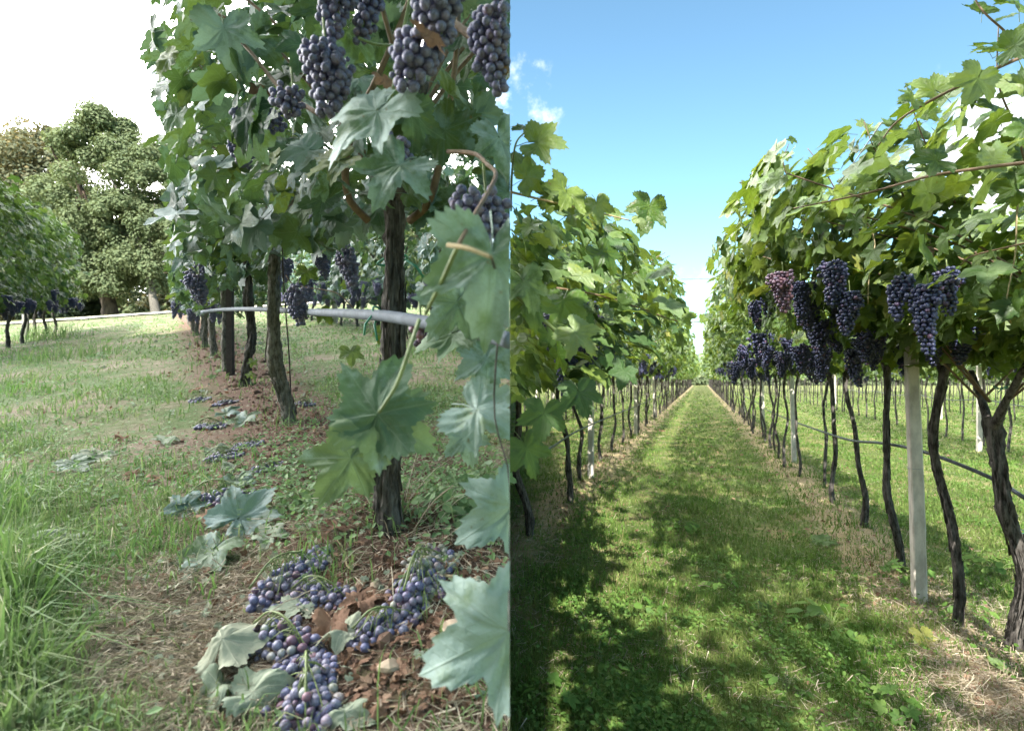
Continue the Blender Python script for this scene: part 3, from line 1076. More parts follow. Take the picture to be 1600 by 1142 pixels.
# long canes of the near vine that cross the sky
v0, b0 = R_VINES[0]
shoot(v0, b0, [at(1640, 70, 1.62), at(1540, 115, 1.66), at(1450, 160, 1.7), at(1400, 192, 1.75), at(1372, 228, 1.8)], 'leaf_sun', 1, 0.125, 0.065, 0.006, 0.002, seed=1, face=(0, -0.9, 0))
shoot(v0, b0, [at(1640, 250, 1.62), at(1540, 262, 1.7), at(1450, 276, 1.8), at(1350, 303, 1.95), at(1240, 326, 2.1)], 'leaf_sun', 1, 0.11, 0.10, 0.006, 0.0025, seed=2, face=(0, -0.8, 0), start=0.1)
shoot(v0, b0, [at(1650, 150, 1.9), at(1580, 60, 1.9), at(1530, 10, 1.9), at(1500, -60, 1.95)], 'leaf_sun', 1, 0.13, 0.075, 0.005, 0.002, seed=3, face=(0, -0.8, 0))
shoot(v0, b0, [at(1620, 330, 2.0), at(1590, 210, 2.0), at(1560, 130, 2.0), at(1560, 40, 2.0)], 'leaf_sun', 1, 0.13, 0.08, 0.005, 0.002, seed=4, face=(0, -0.8, 0))
v1, b1 = R_VINES[1]
shoot(v1, b1, [at(1520, 380, 2.6), at(1480, 290, 2.5), at(1440, 210, 2.4), at(1415, 130, 2.4)], 'leaf_sun', 1, 0.13, 0.085, 0.005, 0.002, seed=5, face=(0, -0.8, 0))
shoot(v1, b1, [at(1460, 400, 2.7), at(1420, 320, 2.6), at(1370, 240, 2.5), at(1350, 190, 2.5)], 'leaf_sun', 1, 0.13, 0.085, 0.005, 0.002, seed=6, face=(0, -0.8, 0))
v3, b3 = R_VINES[3]
shoot(v3, b3, [at(1380, 420, 3.4), at(1330, 340, 3.3), at(1290, 270, 3.2), at(1262, 232, 3.2)], 'leaf_sun', 1, 0.13, 0.10, 0.005, 0.002, seed=7, lev='M', face=(0, -0.8, 0))
shoot(v3, b3, [at(1300, 420, 3.6), at(1255, 330, 3.5), at(1225, 260, 3.4), at(1232, 225, 3.4)], 'leaf_sun', 1, 0.13, 0.10, 0.005, 0.002, seed=8, lev='M', face=(0, -0.8, 0))
v4, b4 = R_VINES[4]
shoot(v4, b4, [at(1230, 400, 4.3), at(1190, 330, 4.2), at(1165, 290, 4.1), at(1155, 285, 4.1)], 'leaf_sun', 1, 0.13, 0.10, 0.005, 0.002, seed=9, lev='M', face=(0, -0.8, 0))
# leafless tendrils and hanging canes below the canopy
for k, (vi, pts) in enumerate([(2, [at(1336, 330, 2.5), at(1362, 360, 2.5), at(1366, 395, 2.5), at(1358, 430, 2.5), at(1356, 475, 2.5)]),
                               (1, [at(1592, 300, 2.2), at(1588, 350, 2.2), at(1586, 400, 2.2), at(1572, 475, 2.2), at(1580, 505, 2.2)]),
                               (1, [at(1640, 372, 1.9), at(1580, 385, 2.0), at(1520, 400, 2.1), at(1500, 415, 2.2)])]):
    root, b = R_VINES[vi]
    V, T = tube(spline(pts, 18), np.linspace(0.004, 0.0022, 18), 6)
    obj('cane', mesh('cane', V - b, T, M['dry_stalk'] if k < 2 else M['cane']), root)
# the large bunches lit by the sun
for (vi, px, py, Y, ln, rd, mt, sd_) in [(4, 1222, 425, 2.75, 0.21, 0.042, 'berry_rose', 1), (4, 1250, 440, 3.1, 0.24, 0.042, 'berry_sun', 2),
                                         (3, 1302, 408, 2.55, 0.21, 0.048, 'berry_sun', 3), (3, 1326, 455, 2.52, 0.20, 0.044, 'berry_sun', 4),
                                         (2, 1405, 432, 2.12, 0.17, 0.030, 'berry_sun', 5), (2, 1448, 445, 2.05, 0.26, 0.036, 'berry_sun', 6),
                                         (2, 1478, 424, 2.15, 0.17, 0.036, 'berry_sun', 7)]:
    root, b = R_VINES[vi]
    hero_bunch(root, b, at(px, py, Y), ln, rd, 0.0092, mt, 60 + sd_, 1)
for k, (vi, px, py, Y) in enumerate([(5, 1180, 470, 4.0), (5, 1205, 455, 4.2), (4, 1262, 470, 3.3), (4, 1280, 500, 3.4), (5, 1160, 540, 5.0), (6, 1175, 560, 5.2), (5, 1200, 540, 4.2), (5, 1225, 550, 4.3), (6, 1185, 520, 4.9),
                                   (4, 1250, 540, 3.8), (3, 1335, 545, 3.4), (3, 1350, 520, 3.2), (6, 1150, 565, 5.6), (4, 1290, 545, 3.7)]):
    root, b = R_VINES[vi]
    far_bunch(root, b, at(px, py, Y), 'berry_sun', k % 5, random.uniform(0.85, 1.2))
# a dead leaf hanging above the bunches
put_leaf(v1, b1, np.array(at(1452, 385, 2.5)), frames(np.array([[0.5, -0.8, 0.2]]), np.array([[0.1, 0, -1.0]]))[0], 0.09, 'leaf_brown', 'H', 3, 1)

# the left-hand row of the sunny path
Q_TR = [(826, 836, 0.028), (890, 786, 0.024), (907, 750, 0.022), (940, 722, 0.020), (958, 706, 0.024), (972, 694, 0.02)]
q_specs = []
for (px, py, rr) in Q_TR:
    p = gp(px, py); q_specs.append((p.x, p.y, rr))
y = 13.2
while y < 26:
    q_specs.append((row_x(QROW0, y) + random.uniform(-0.1, 0.1), y, random.uniform(0.018, 0.025)))
    y += random.uniform(0.75, 1.1)
Q_VINES = []
for i, (x, yy, rr) in enumerate(q_specs):
    lab = ('leaning vine nearest the left border of the sunny path' if i == 0 else
           'grape vine left of the sunny path, %s trunk from the near end of its row' % ordw(i))
    root, b = vine(lab, 'vines in the row left of the sunny path', (x, yy, ground_r(x, yy)), 1.5, rr, RD, RN, prof_r, 1.28, 0.7 if i else 1.0,
                   1000 if i == 0 else (760 if i < 4 else (430 if yy < 16 else 280)), 'leaf_sun', 1, 800 + i,
                   leaf=0.118 if yy < 12 else 0.15, sides=12 if i < 4 else 8, lean=(-0.12, -0.1) if i < 3 else (0, 0),
                   bunches=5 if yy < 16 else 3, bunch_t=(0.0, 0.7), canes=5 if i < 4 else (3 if yy < 14 else 0), cap=300 if yy < 12 else 0,
                   far=yy > 15, wobble=0.05, keepf=in_frame_sky_r)
    Q_VINES.append((root, b))
q0, c0 = Q_VINES[0]
# its canopy runs on towards the viewer along the wires
n = 1150
r_ = np.random.default_rng(4)
Pq = np.stack([r_.uniform(0.0, 1, n) ** 1.15 * (0.10 + 0.14 * r_.uniform(2.1, 5.2, n)) + 0.01, r_.uniform(2.1, 5.2, n), np.zeros(n)], 1)
Pq[:, 2] = 1.40 + r_.uniform(0, 1, n) * (0.70 + 0.20 * (Pq[:, 1] - 1.75)) + 0.25 * Pq[:, 0]
nor = np.stack([0.5 + r_.normal(0, 0.4, n), -0.35 + r_.normal(0, 0.4, n), 0.65 + r_.normal(0, 0.35, n)], 1)
tip = np.stack([0.5 + r_.normal(0, 0.4, n), r_.normal(0, 0.4, n), -0.8 + r_.normal(0, 0.3, n)], 1)
Fq = frames(nor, tip); Sq = 0.115 * r_.uniform(0.6, 1.2, n); half = r_.uniform(0, 1, n) < 0.6
add_foliage(q0, c0, Pq, Fq, Sq, 'leaf_border', 1, 10, 180, keep=in_frame_sky_r(Pq) & half)
add_foliage(q0, c0, Pq, Fq, Sq, 'leaf_sun', 1, 10, 110, keep=in_frame_sky_r(Pq) & ~half)
for k in range(7):
    far_bunch(q0, c0, at(random.uniform(830, 940), random.uniform(470, 560), random.uniform(2.4, 3.6)), 'berry_sun', k % 5, random.uniform(0.8, 1.1))
shoot(q0, c0, [at(797, 300, 1.5), at(850, 313, 1.52), at(930, 331, 1.55), at(985, 345, 1.6)], 'leaf_sun', 1, 0.115, 0.055, 0.0035, 0.0018, cane='dry_stalk', seed=21, face=(0.2, -1.1, -0.2))
shoot(q0, c0, [at(797, 452, 1.35), at(840, 492, 1.38), at(880, 525, 1.42), at(928, 549, 1.5)], 'leaf_sun', 1, 0.12, 0.075, 0.0065, 0.0035, cane='cane_green', seed=22, face=(0.2, -0.9, 0))
shoot(q0, c0, [at(798, 330, 1.6), at(800, 270, 1.55), at(806, 225, 1.5), at(822, 205, 1.5)], 'leaf_sun', 1, 0.13, 0.06, 0.004, 0.002, cane='cane_green', seed=23, face=(0.2, -1.0, 0))
shoot(q0, c0, [at(870, 450, 2.0), at(930, 460, 2.1), at(990, 478, 2.3), at(1060, 502, 2.6), at(1095, 503, 2.8)], 'leaf_sun', 1, 0.12, 0.12, 0.004, 0.002, seed=24, face=(0.2, -0.9, 0))
for (px, py, s, Y, rot) in [(1015, 322, 0.125, 1.6, 200), (840, 222, 0.12, 1.5, 100), (880, 300, 0.11, 1.55, 220), (850, 645, 0.14, 1.45, 190), (822, 700, 0.15, 1.5, 165),
                            (905, 612, 0.15, 1.6, 175), (880, 470, 0.13, 1.5, 190), (975, 580, 0.12, 1.9, 200), (940, 395, 0.12, 1.8, 150)]:
    a = math.radians(rot)
    R = frames(np.array([[random.uniform(-.2, .4), -0.85, random.uniform(0.1, 0.7)]]), np.array([[math.sin(a), 0.1, math.cos(a)]]))[0]
    put_leaf(q0, c0, np.array(at(px, py, Y)), R, s * (0.82 if py > 560 else 1), 'leaf_border' if py > 560 else 'leaf_sun', 'H', random.randrange(7), 1)  # lower leaves take a darker leaf colour to stand in for canopy shade

# unseen vine added behind the viewpoint; its overhead canopy shades the near path
root, b = vine('grape vine added behind the viewpoint, its canopy shading the path', None, (0.35, -1.2, ground_r(0.35, -1.2)), 1.6, 0.035, RD, RN, prof_r, 0.3, 0.3, 60,
               'leaf_sun', 1, 990, canes=2, cap=0)
n = 500
r_ = np.random.default_rng(14)
Po = np.stack([r_.uniform(0.02, 1.95, n), r_.uniform(-1.6, 2.4, n), r_.uniform(2.55, 2.95, n)], 1)
Po[:, 2] += np.maximum(Po[:, 1], 0) * 0.45
Po[:170, 0] = r_.uniform(0.02, 0.6, 170); Po[:170, 1] = r_.uniform(-0.9, 0.5, 170); Po[:170, 2] = r_.uniform(2.2, 2.7, 170)
gap = (np.sin(5 * Po[:, 0] + 2) * np.sin(4.3 * Po[:, 1]) + r_.normal(0, 0.25, n)) > 0.0
gap[:170] = True
add_foliage(root, b, Po, frames(np.stack([r_.normal(0, .4, n), r_.normal(0, .4, n), np.ones(n)], 1), r_.normal(0, 1, (n, 3))), 0.145 * r_.uniform(0.7, 1.2, n),
            'leaf_sun', 1, keep=gap & ((proj(Po)[1] < -40) | (Po[:, 1] < 0.25)))

# rows beyond the right-hand row, seen under its canopy
for ro, (dx, y0, y1, tx) in enumerate([(4.7, 8.0, 24.0, 'the row behind the tall pale post')]):
    o2 = RROW0 + np.array([dx, 0])
    y = y0; i = 0
    while y < y1:
        x = row_x(o2, y)
        vine('slender grape vine in %s, %s from its near end' % (tx, ordw(i)), 'vines in the second row to the right',
             (x, y, ground_r(x, y)), 1.5, random.uniform(0.02, 0.026), RD, RN, prof_r, 1.0, 0.7, 260 if y < 14 else 180, 'leaf_sun', 1, 1200 + i + 50 * ro,
             leaf=0.17, sides=7, bunches=2, canes=0, cap=0, far=True, wobble=0.03)
        y += random.uniform(0.9, 1.2); i += 1
# and one to the left of the left-hand row
o3 = QROW0 - np.array([3.1, 0])
y = 15.0; i = 0
while y < 24:
    x = row_x(o3, y)
    vine('slender grape vine in the row beyond the left one, %s from its near end' % ordw(i), 'vines in the second row to the left',
         (x, y, ground_r(x, y)), 1.5, 0.022, RD, RN, prof_r, 0.9, 0.7, 180, 'leaf_sun', 1, 1400 + i, leaf=0.17, sides=7, bunches=2, canes=0, cap=0, far=True)
    y += 1.1; i += 1


TLEAF = (np.array([[0, 0, 0], [0.38, 0.5, 0.08], [0, 1.0, 0], [-0.38, 0.5, 0.08]]), np.array([[0, 1, 2], [0, 2, 3]]), np.zeros((4, 2)))


def distant_row(o, y0, y1, per_m, seed, name='distant_vines'):
    r_ = np.random.default_rng(seed)
    n = int((y1 - y0) * per_m)
    yb = r_.uniform(y0, y1, n); xb = row_x(o, yb)
    t = r_.uniform(-1.3, 1.3, n)
    zl, zh = prof_r(t)
    f = r_.uniform(0, 1, n)
    z = zl + (zh - zl) * f + 0.12 * np.sin(yb * 2.1)
    P = np.stack([xb + RN[0] * t, yb + RN[1] * t, z], 1)
    nor = np.stack([np.sign(t) * 0.5, np.full(n, -0.2), 0.5 + 0.5 * f], 1) + r_.normal(0, 0.45, (n, 3))
    tip = np.array([[0, 0, -1.0]]) + r_.normal(0, 0.5, (n, 3))
    ok = P[:, 0] > 0.05
    W = scatter(TLEAF, frames(nor, tip)[ok], P[ok], r_.uniform(0.20, 0.32, n)[ok])
    tr = []
    yy = y0
    while yy < y1:
        x = row_x(o, yy)
        if x > 0.1:
            V, T = tube(trunk_path((x, yy, 0), (x + r_.uniform(-.1, .1), yy, 1.6), 0.03, int(yy * 10), 5), 0.025, 4, cap=False)
            tr.append((V, T))
        yy += 1.0
    m = mesh(name, *W[:2], M['leaf_sun'], True, W[2])
    ob = obj(name, m, kind='stuff', label='far vines of a sunny row merging into one green band', cat='vines')
    V, T, _ = cat_meshes(tr)
    obj('trunks', mesh('trunks', V, T, M['bark']), ob, kind='stuff')


distant_row(RROW0, 25, 100, 120, 1)
distant_row(QROW0, 26, 100, 120, 2)
distant_row(RROW0 + np.array([4.7, 0]), 24, 80, 70, 3)
distant_row(RROW0 + np.array([9.4, 0]), 10, 70, 110, 4)
distant_row(RROW0 + np.array([14.1, 0]), 14, 60, 110, 5)
distant_row(RROW0 + np.array([19.0, 0]), 18, 60, 110, 7)
distant_row(QROW0 - np.array([3.1, 0]), 24, 80, 70, 6)
distant_row(QROW0 - np.array([6.2, 0]), 26, 80, 70, 8)


# ------------------------------------------------------------------ posts, hoses and wires of the sunny rows
def square_post(name, base, h, w, mat, label, group, lean=(0, 0), taper=0.85, chamfer=0.2, seed=0):
    """post with chamfered corners, slightly worn"""
    r_ = np.random.default_rng(seed)
    n = 24
    c = chamfer
    prof = np.array([(1, -1 + c), (1, 1 - c), (1 - c, 1), (-1 + c, 1), (-1, 1 - c), (-1, -1 + c), (-1 + c, -1), (1 - c, -1)])
    a = math.atan2(RD[0], RD[1])
    rot = np.array([[math.cos(a), math.sin(a)], [-math.sin(a), math.cos(a)]])
    prof = prof @ rot.T
    V = []
    for i in range(n):
        f = i / (n - 1)
        s = w / 2 * (1 + (taper - 1) * f)
        ring = prof * s * (1 + r_.normal(0, 0.018, (8, 1)))
        V.append(np.column_stack([ring[:, 0] + lean[0] * f + 0.004 * math.sin(5 * f), ring[:, 1] + lean[1] * f, np.full(8, -0.1 + (h + 0.1) * f)]))
    V = np.concatenate(V)
    q = []
    for i in range(n - 1):
        for j in range(8):
            q.append((i * 8 + j, i * 8 + (j + 1) % 8, (i + 1) * 8 + (j + 1) % 8, (i + 1) * 8 + j))
    T = np.array([(a_, b_, c_) for (a_, b_, c_, d_) in q] + [(a_, c_, d_) for (a_, b_, c_, d_) in q])
    top = len(V); V = np.concatenate([V, [[lean[0], lean[1], h]]])
    T = np.concatenate([T, [((n - 1) * 8 + j, (n - 1) * 8 + (j + 1) % 8, top) for j in range(8)]])
    return obj(name, mesh(name, V, T, mat, False), None, base, label=label, cat='post', group=group)


posts_r = [(1437, 940, 0.075, 'tall pale concrete post nearest the viewer, right of the path'), (1241, 722, 0.075, 'pale concrete post, second along the row right of the path'),
           (1193, 668, 0.08, 'pale concrete post, third along the row right of the path'), (1163, 645, 0.08, 'pale concrete post, fourth along the row right of the path')]
for k, (px, py, w_, lab) in enumerate(posts_r):
    p = gp(px, py)
    po = square_post('concrete_post', p, 2.1, w_, M['concrete'], lab, 'posts right of the sunny path', lean=(-0.055, 0.02), seed=k)
    if k == 0:
        # tie wire and clamp wound around the post
        ring = [(0.043 * math.cos(a) - 0.022, 0.043 * math.sin(a) + 0.01, 0.86) for a in np.linspace(0, 2 * PI, 16)]
        V, T = tube(ring, 0.002, 5)
        obj('tie_wire', mesh('tie_wire', V, T, M['wire']), po)
posts_q = [(923, 746, 0.085, 'pale post, nearest in the row left of the sunny path'), (993, 681, 0.08, 'pale post, second in the row left of the sunny path'),
           (1022, 655, 0.08, 'pale post, third in the row left of the sunny path')]
for k, (px, py, w_, lab) in enumerate(posts_q):
    square_post('concrete_post', gp(px, py), 1.95, w_, M['concrete'], lab, 'posts left of the sunny path', lean=(0, 0), seed=20 + k)
for k, (px, py, lab) in enumerate([(1530, 705, 'pale post of the second row, seen right of the second slim trunk'), (1383, 655, 'pale post of the second row, left of the tall post'),
                                   (1305, 632, 'small pale post far back between the trunks'), (1470, 655, 'pale far post seen just right of the tall near post')]):
    square_post('concrete_post', gp(px, py), 1.9, 0.085, M['concrete'], lab, 'posts of the rows further right', seed=40 + k)
for k, (px, py, lab) in enumerate([(865, 668, 'grey far post behind the left row'), (838, 650, 'small far post near the left border of the sunny path')]):
    square_post('concrete_post', gp(px, py), 1.9, 0.08, M['concrete'], lab, 'posts of the rows further left', seed=60 + k)


def hose(pts, r, mat, label, n=60, name='irrigation_hose', cat='hose', side=1):
    V, T = tube(spline(pts, n), r, 8)
    V[:, 0] = np.maximum(V[:, 0] * side, 0.0005) * side
    return obj(name, mesh(name, V, T, mat), None, label=label, cat=cat)


hp = [at(1660, 815, 2.6), at(1592, 772, 2.95), at(1560, 752, 3.1), at(1490, 722, 3.4), at(1430, 702, 3.75), at(1375, 692, 4.4), at(1330, 688, 5.2), at(1290, 676, 6.6), at(1245, 660, 9.5)]
p = np.array(hp[-1]); d3 = np.array([RD[0], RD[1], 0])
hp += [Vector(p + d3 * k + np.array([0, 0, 0.05 * math.sin(k)])) for k in (4, 8, 14, 22)]
hose(hp, 0.011, M['hose'], 'dark drip hose strung through the trunks right of the sunny path')
hq = [at(797, 735, 3.2), at(860, 700, 4.6), at(905, 672, 6.8), at(960, 648, 10.0), at(1000, 632, 14.0)]
p = np.array(hq[-1])
hq += [Vector(p + d3 * k) for k in (4, 9, 15)]
hose(hq, 0.010, M['hose'], 'dark drip hose strung through the trunks left of the sunny path')
o2 = RROW0 + np.array([4.7, 0])
hose([(row_x(o2, yy), yy, 0.98 + 0.04 * math.sin(yy * 1.7)) for yy in np.linspace(7, 26, 16)], 0.010, M['hose'], 'thin drip hose of the second row to the right')
for k, (o, z, t, lab) in enumerate([(RROW0, 1.72, 0.0, 'lower trellis wire of the row right of the sunny path'), (RROW0, 2.35, -0.8, 'upper trellis wire over the path edge on the right'),
                                    (QROW0, 1.72, 0.0, 'lower trellis wire of the row left of the sunny path'), (QROW0, 2.3, 0.8, 'upper trellis wire over the path edge on the left')]):
    pts = []
    for yy in np.linspace(1.6 if k < 2 else 5.5, 26, 40):
        pts.append((row_x(o, yy) + RN[0] * t, yy + RN[1] * t, z + 0.015 * math.sin(yy)))
    V, T = tube(pts, 0.002, 5)
    obj('trellis_wire', mesh('trellis_wire', V, T, M['wire']), label=lab, cat='wire', group='trellis wires of the sunny rows')
# two wires that cross the gap above the path
for k, (a, b_, lab) in enumerate([(at(1040, 436, 9.0), at(1130, 436, 9.0), 'upper cross wire spanning the gap above the path'), (at(1055, 503, 13.0), at(1125, 503, 13.0), 'lower cross wire spanning the gap above the path')]):
    V, T = tube([a + (b_ - a) * f for f in np.linspace(0, 1, 5)], 0.009 if k == 0 else 0.011, 5)
    obj('cross_wire', mesh('cross_wire', V, T, M['wire']), label=lab, cat='wire')
# green string knotted on the thick forked trunk
for (px, py) in [(1590, 832), (1572, 605)]:
    c_ = at(px, py, 2.98)
    ring = [c_ + Vector((0.052 * math.cos(a), 0.052 * math.sin(a) + 0.0, 0.01 * math.sin(3 * a))) for a in np.linspace(0, 2 * PI, 18)]
    V, T = tube(ring + [c_ + Vector((-0.06, -0.05, 0.0)), c_ + Vector((-0.10, -0.06, -0.03))], 0.003, 5)
    obj('green_string', mesh('green_string', V - np.array(b1), T, M['tie']), v1)

# ------------------------------------------------------------------ shaded terrace: vine rows
def prof_l(t):
    a = np.abs(t)
    return 0.84 + 0.10 * a, 2.35 + 0.1 * a


def prof_l_far(t):
    a = np.abs(t)
    return 0.48 + 0.25 * a, 2.25 + 0.0 * a


def keep_l(P):
    px, py = proj(P)
    lim = np.interp(py, [-400, 0, 40, 100, 160, 240, 330, 420, 500], [225, 232, 228, 215, 235, 255, 262, 250, 262])
    depth_ok = (P[:, 1] > 1.3) | (py < -60)
    # the trunk heads and the view under the canopy stay open
    open_ = (py > 385) & (px > 430) & (P[:, 1] < 6)
    low = (py > 345) & (px > 560)
    return (px > lim + 12) & depth_ok & ~open_ & ~low


L_TR = [(612, 832, 0.029), (450, 662, 0.031), (390, 602, 0.031), (352, 578, 0.030)]
l_specs = [tuple(gp(a, b_)) + (rr,) for (a, b_, rr) in L_TR]
lp = np.array(l_specs[-1][:2])
for k in range(1, 9):
    q = lp + LD * 1.55 * k
    l_specs.append((q[0], q[1], float(ground_l(q[0], q[1])), 0.034))
labs = ['thick dark vine trunk wound with green string, nearest on the shaded terrace', 'pale-barked vine trunk with a string beside it, shaded terrace',
        'vine trunk just right of the brown metal stake', 'vine trunk hidden behind the brown metal stake']
L_VINES = []
for i, (x, yy, z, rr) in enumerate(l_specs):
    lab = labs[i] if i < 4 else 'shaded vine beyond the brown metal stake, %s one further along the row' % ordw(i - 4)
    lean = [(0.0, 0.02), (-0.085, 0.0), (-0.04, 0), (0.0, 0)][i] if i < 4 else (random.uniform(-.05, .05), 0)
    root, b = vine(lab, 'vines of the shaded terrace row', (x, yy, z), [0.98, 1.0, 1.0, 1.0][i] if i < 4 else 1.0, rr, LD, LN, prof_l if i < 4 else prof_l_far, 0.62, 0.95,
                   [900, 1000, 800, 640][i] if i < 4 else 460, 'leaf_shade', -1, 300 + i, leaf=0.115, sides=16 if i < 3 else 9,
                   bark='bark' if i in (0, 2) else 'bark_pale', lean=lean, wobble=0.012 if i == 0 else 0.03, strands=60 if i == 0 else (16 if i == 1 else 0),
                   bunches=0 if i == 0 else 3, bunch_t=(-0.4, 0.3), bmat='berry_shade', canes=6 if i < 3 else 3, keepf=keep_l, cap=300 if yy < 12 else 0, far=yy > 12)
    L_VINES.append((root, b))
w0, e0 = L_VINES[0]


def hero(px, py, size, rot, sc=0.15, nx=0.0, nz=0.25, mat='leaf_shade', i=None, parent=None, base=None):
    """a leaf of real width sc that shows at the given pixel size; rot = direction of its tip, clockwise from up"""
    size = size * 0.8
    Y = 1.12 * sc * F / size
    a = math.radians(rot)
    R = frames(np.array([[nx, -0.9, nz]]), np.array([[math.sin(a), 0.15, math.cos(a)]]))[0]
    return put_leaf(parent or w0, base if base is not None else e0, np.array(at(px, py, Y)), R, sc, mat, 'H', random.randrange(7) if i is None else i, -1)


H_L = [(505, 15, 110, 200, 0.12, .3, .1), (602, 15, 100, 170, 0.12, -.3, .2), (668, 118, 80, 190, 0.11, .3, .3), (742, 85, 85, 200, 0.11, -.4, .3), (560, 120, 95, 210, 0.12, .2, .5), (470, 70, 90, 190, 0.12, .4, .2),
       (800, 60, 100, 200, 0.12, .3, .2), (588, 172, 205, 215, 0.16, -.3, .5), (640, 175, 130, 180, 0.13, .5, .2), (625, 258, 165, 200, 0.15, .1, .55), (722, 55, 95, 150, 0.11, -.2, .5), (765, 40, 120, 190, 0.12, -1.2, .3),
       (712, 135, 75, 200, 0.10, .2, .3), (545, 45, 125, 195, 0.12, .9, .1), (530, 250, 120, 230, 0.13, -.2, .7), (480, 235, 105, 235, 0.13, 0, .6), (780, 215, 130, 170, 0.13, .4, .2),
       (745, 180, 110, 150, 0.14, .3, -.2), (690, 205, 90, 180, 0.14, .1, -.3), (668, 315, 95, 200, 0.13, .3, .4), (590, 330, 90, 160, 0.13, -.3, .1), (545, 345, 85, 200, 0.13, .2, .2), (470, 330, 80, 215, 0.13, -.4, .3),
       (430, 350, 75, 180, 0.13, .3, .3), (505, 310, 85, 190, 0.13, .2, .2), (350, 45, 130, 170, 0.15, .2, .1), (262, 92, 80, 225, 0.13, -.4, .2), (300, 130, 85, 200, 0.14, .1, .2), (400, 60, 110, 140, 0.15, .2, -.1),
       (440, 120, 90, 210, 0.13, -.2, .5), (445, 230, 80, 200, 0.13, .3, .4), (275, 180, 75, 200, 0.13, -.3, .3), (755, 120, 80, 200, 0.12, 0.2, .4),
       (768, 400, 270, 185, 0.15, .1, .15), (706, 520, 125, 245, 0.12, -.3, .75), (590, 648, 205, 20, 0.15, 0, .2), (588, 655, 190, 120, 0.14, .1, .3), (745, 640, 165, 130, 0.13, -.2, .6), (728, 680, 95, 170, 0.13, .2, .2),
       (548, 715, 160, 215, 0.14, .2, .1), (555, 690, 120, 330, 0.13, -.3, .3), (800, 790, 185, 235, 0.14, .1, .2), (795, 985, 285, 240, 0.16, -.1, .35), (735, 1085, 150, 230, 0.13, 0, .7), (800, 1120, 160, 250, 0.13, .4, .1),
       (760, 560, 130, 180, 0.14, .1, .2), (795, 300, 150, 180, 0.14, 0.3, .2), (715, 470, 150, 215, 0.14, .1, .2)]
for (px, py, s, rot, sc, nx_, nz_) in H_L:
    hero(px, py, s, rot, sc, nx_, nz_, mat='leaf_dust_haze' if py > 380 or random.random() < 0.6 else 'leaf_shade')
# canes and leaf stalks of the near vine
for (pts, r0, r1, mt) in [([at(575, 345, 1.66), at(545, 310, 1.6), at(540, 250, 1.55), at(560, 180, 1.5), at(590, 120, 1.45), at(640, 0, 1.4), at(650, -60, 1.4)], 0.012, 0.006, 'cane'),
                          ([at(640, 345, 1.62), at(670, 315, 1.55), at(690, 240, 1.5), at(700, 180, 1.45), at(712, 90, 1.4), at(720, -40, 1.4)], 0.012, 0.006, 'cane'),
                          ([at(700, 237, 1.2), at(740, 240, 1.1), at(762, 258, 1.0), at(775, 275, 0.9), at(745, 330, 0.75), at(715, 385, 0.62)], 0.005, 0.0025, 'cane'),
                          ([at(700, 383, 0.6), at(730, 388, 0.58), at(768, 402, 0.57)], 0.0028, 0.0022, 'dry_stalk'),
                          ([at(655, 500, 0.75), at(640, 545, 0.72), at(620, 600, 0.72), at(592, 645, 0.72)], 0.003, 0.0022, 'cane_green'),
                          ([at(715, 385, 0.62), at(690, 440, 0.66), at(665, 490, 0.74)], 0.003, 0.0025, 'cane_green'),
                          ([at(768, 402, 0.62), at(782, 470, 0.78), at(772, 640, 0.84), at(795, 740, 0.86), at(796, 860, 0.80), at(795, 985, 0.60)], 0.0016, 0.0012, 'bark'),
                          ([at(645, -20, 1.1), at(628, 60, 1.1), at(612, 150, 1.05)], 0.004, 0.003, 'cane_green'),
                          ([at(790, 110, 1.0), at(740, 60, 1.05), at(690, 20, 1.1), at(660, -30, 1.1)], 0.010, 0.006, 'cane'),
                          ([at(560, 60, 1.05), at(590, 70, 1.1), at(625, 72, 1.15)], 0.003, 0.0025, 'cane_green'),
                          ([at(500, 180, 1.3), at(440, 140, 1.35), at(390, 80, 1.4), at(350, 40, 1.4)], 0.006, 0.004, 'cane')]:
    V, T = tube(spline(pts, 20), np.linspace(r0, r1, 20), 7, 0.04)
    V[:, 0] = np.minimum(V[:, 0], -0.001)
    obj('cane', mesh('cane', V - e0, T, M[mt]), w0)
# bunches of the near vine
for (px, py, Y, ln, rd, mt, sd_, br) in [(528, -50, 1.05, 0.14, 0.030, 'berry_shade', 1, 0.0092), (505, 70, 1.02, 0.135, 0.034, 'berry_shade', 11, 0.0092), (568, -30, 1.15, 0.13, 0.026, 'berry_shade', 12, 0.0092),
                                         (690, -45, 0.86, 0.11, 0.04, 'berry_shade', 2, 0.0100), (648, 58, 0.9, 0.085, 0.038, 'berry_shade', 13, 0.0098), (772, 25, 1.0, 0.14, 0.032, 'berry_shade', 3, 0.0095),
                                         (755, 300, 0.98, 0.085, 0.046, 'berry_shade', 4, 0.0098), (655, 500, 1.35, 0.06, 0.026, 'berry_rose', 5, 0.0105), (610, 215, 1.2, 0.10, 0.03, 'berry_shade', 6, 0.0095),
                                         (455, 140, 1.25, 0.06, 0.035, 'berry_shade', 15, 0.0092)]:
    hero_bunch(w0, e0, at(px, py, Y), ln, rd, br * 0.92, mt, 120 + sd_, -1, wings=1 if ln > 0.12 else 0)
w1, e1 = L_VINES[1]
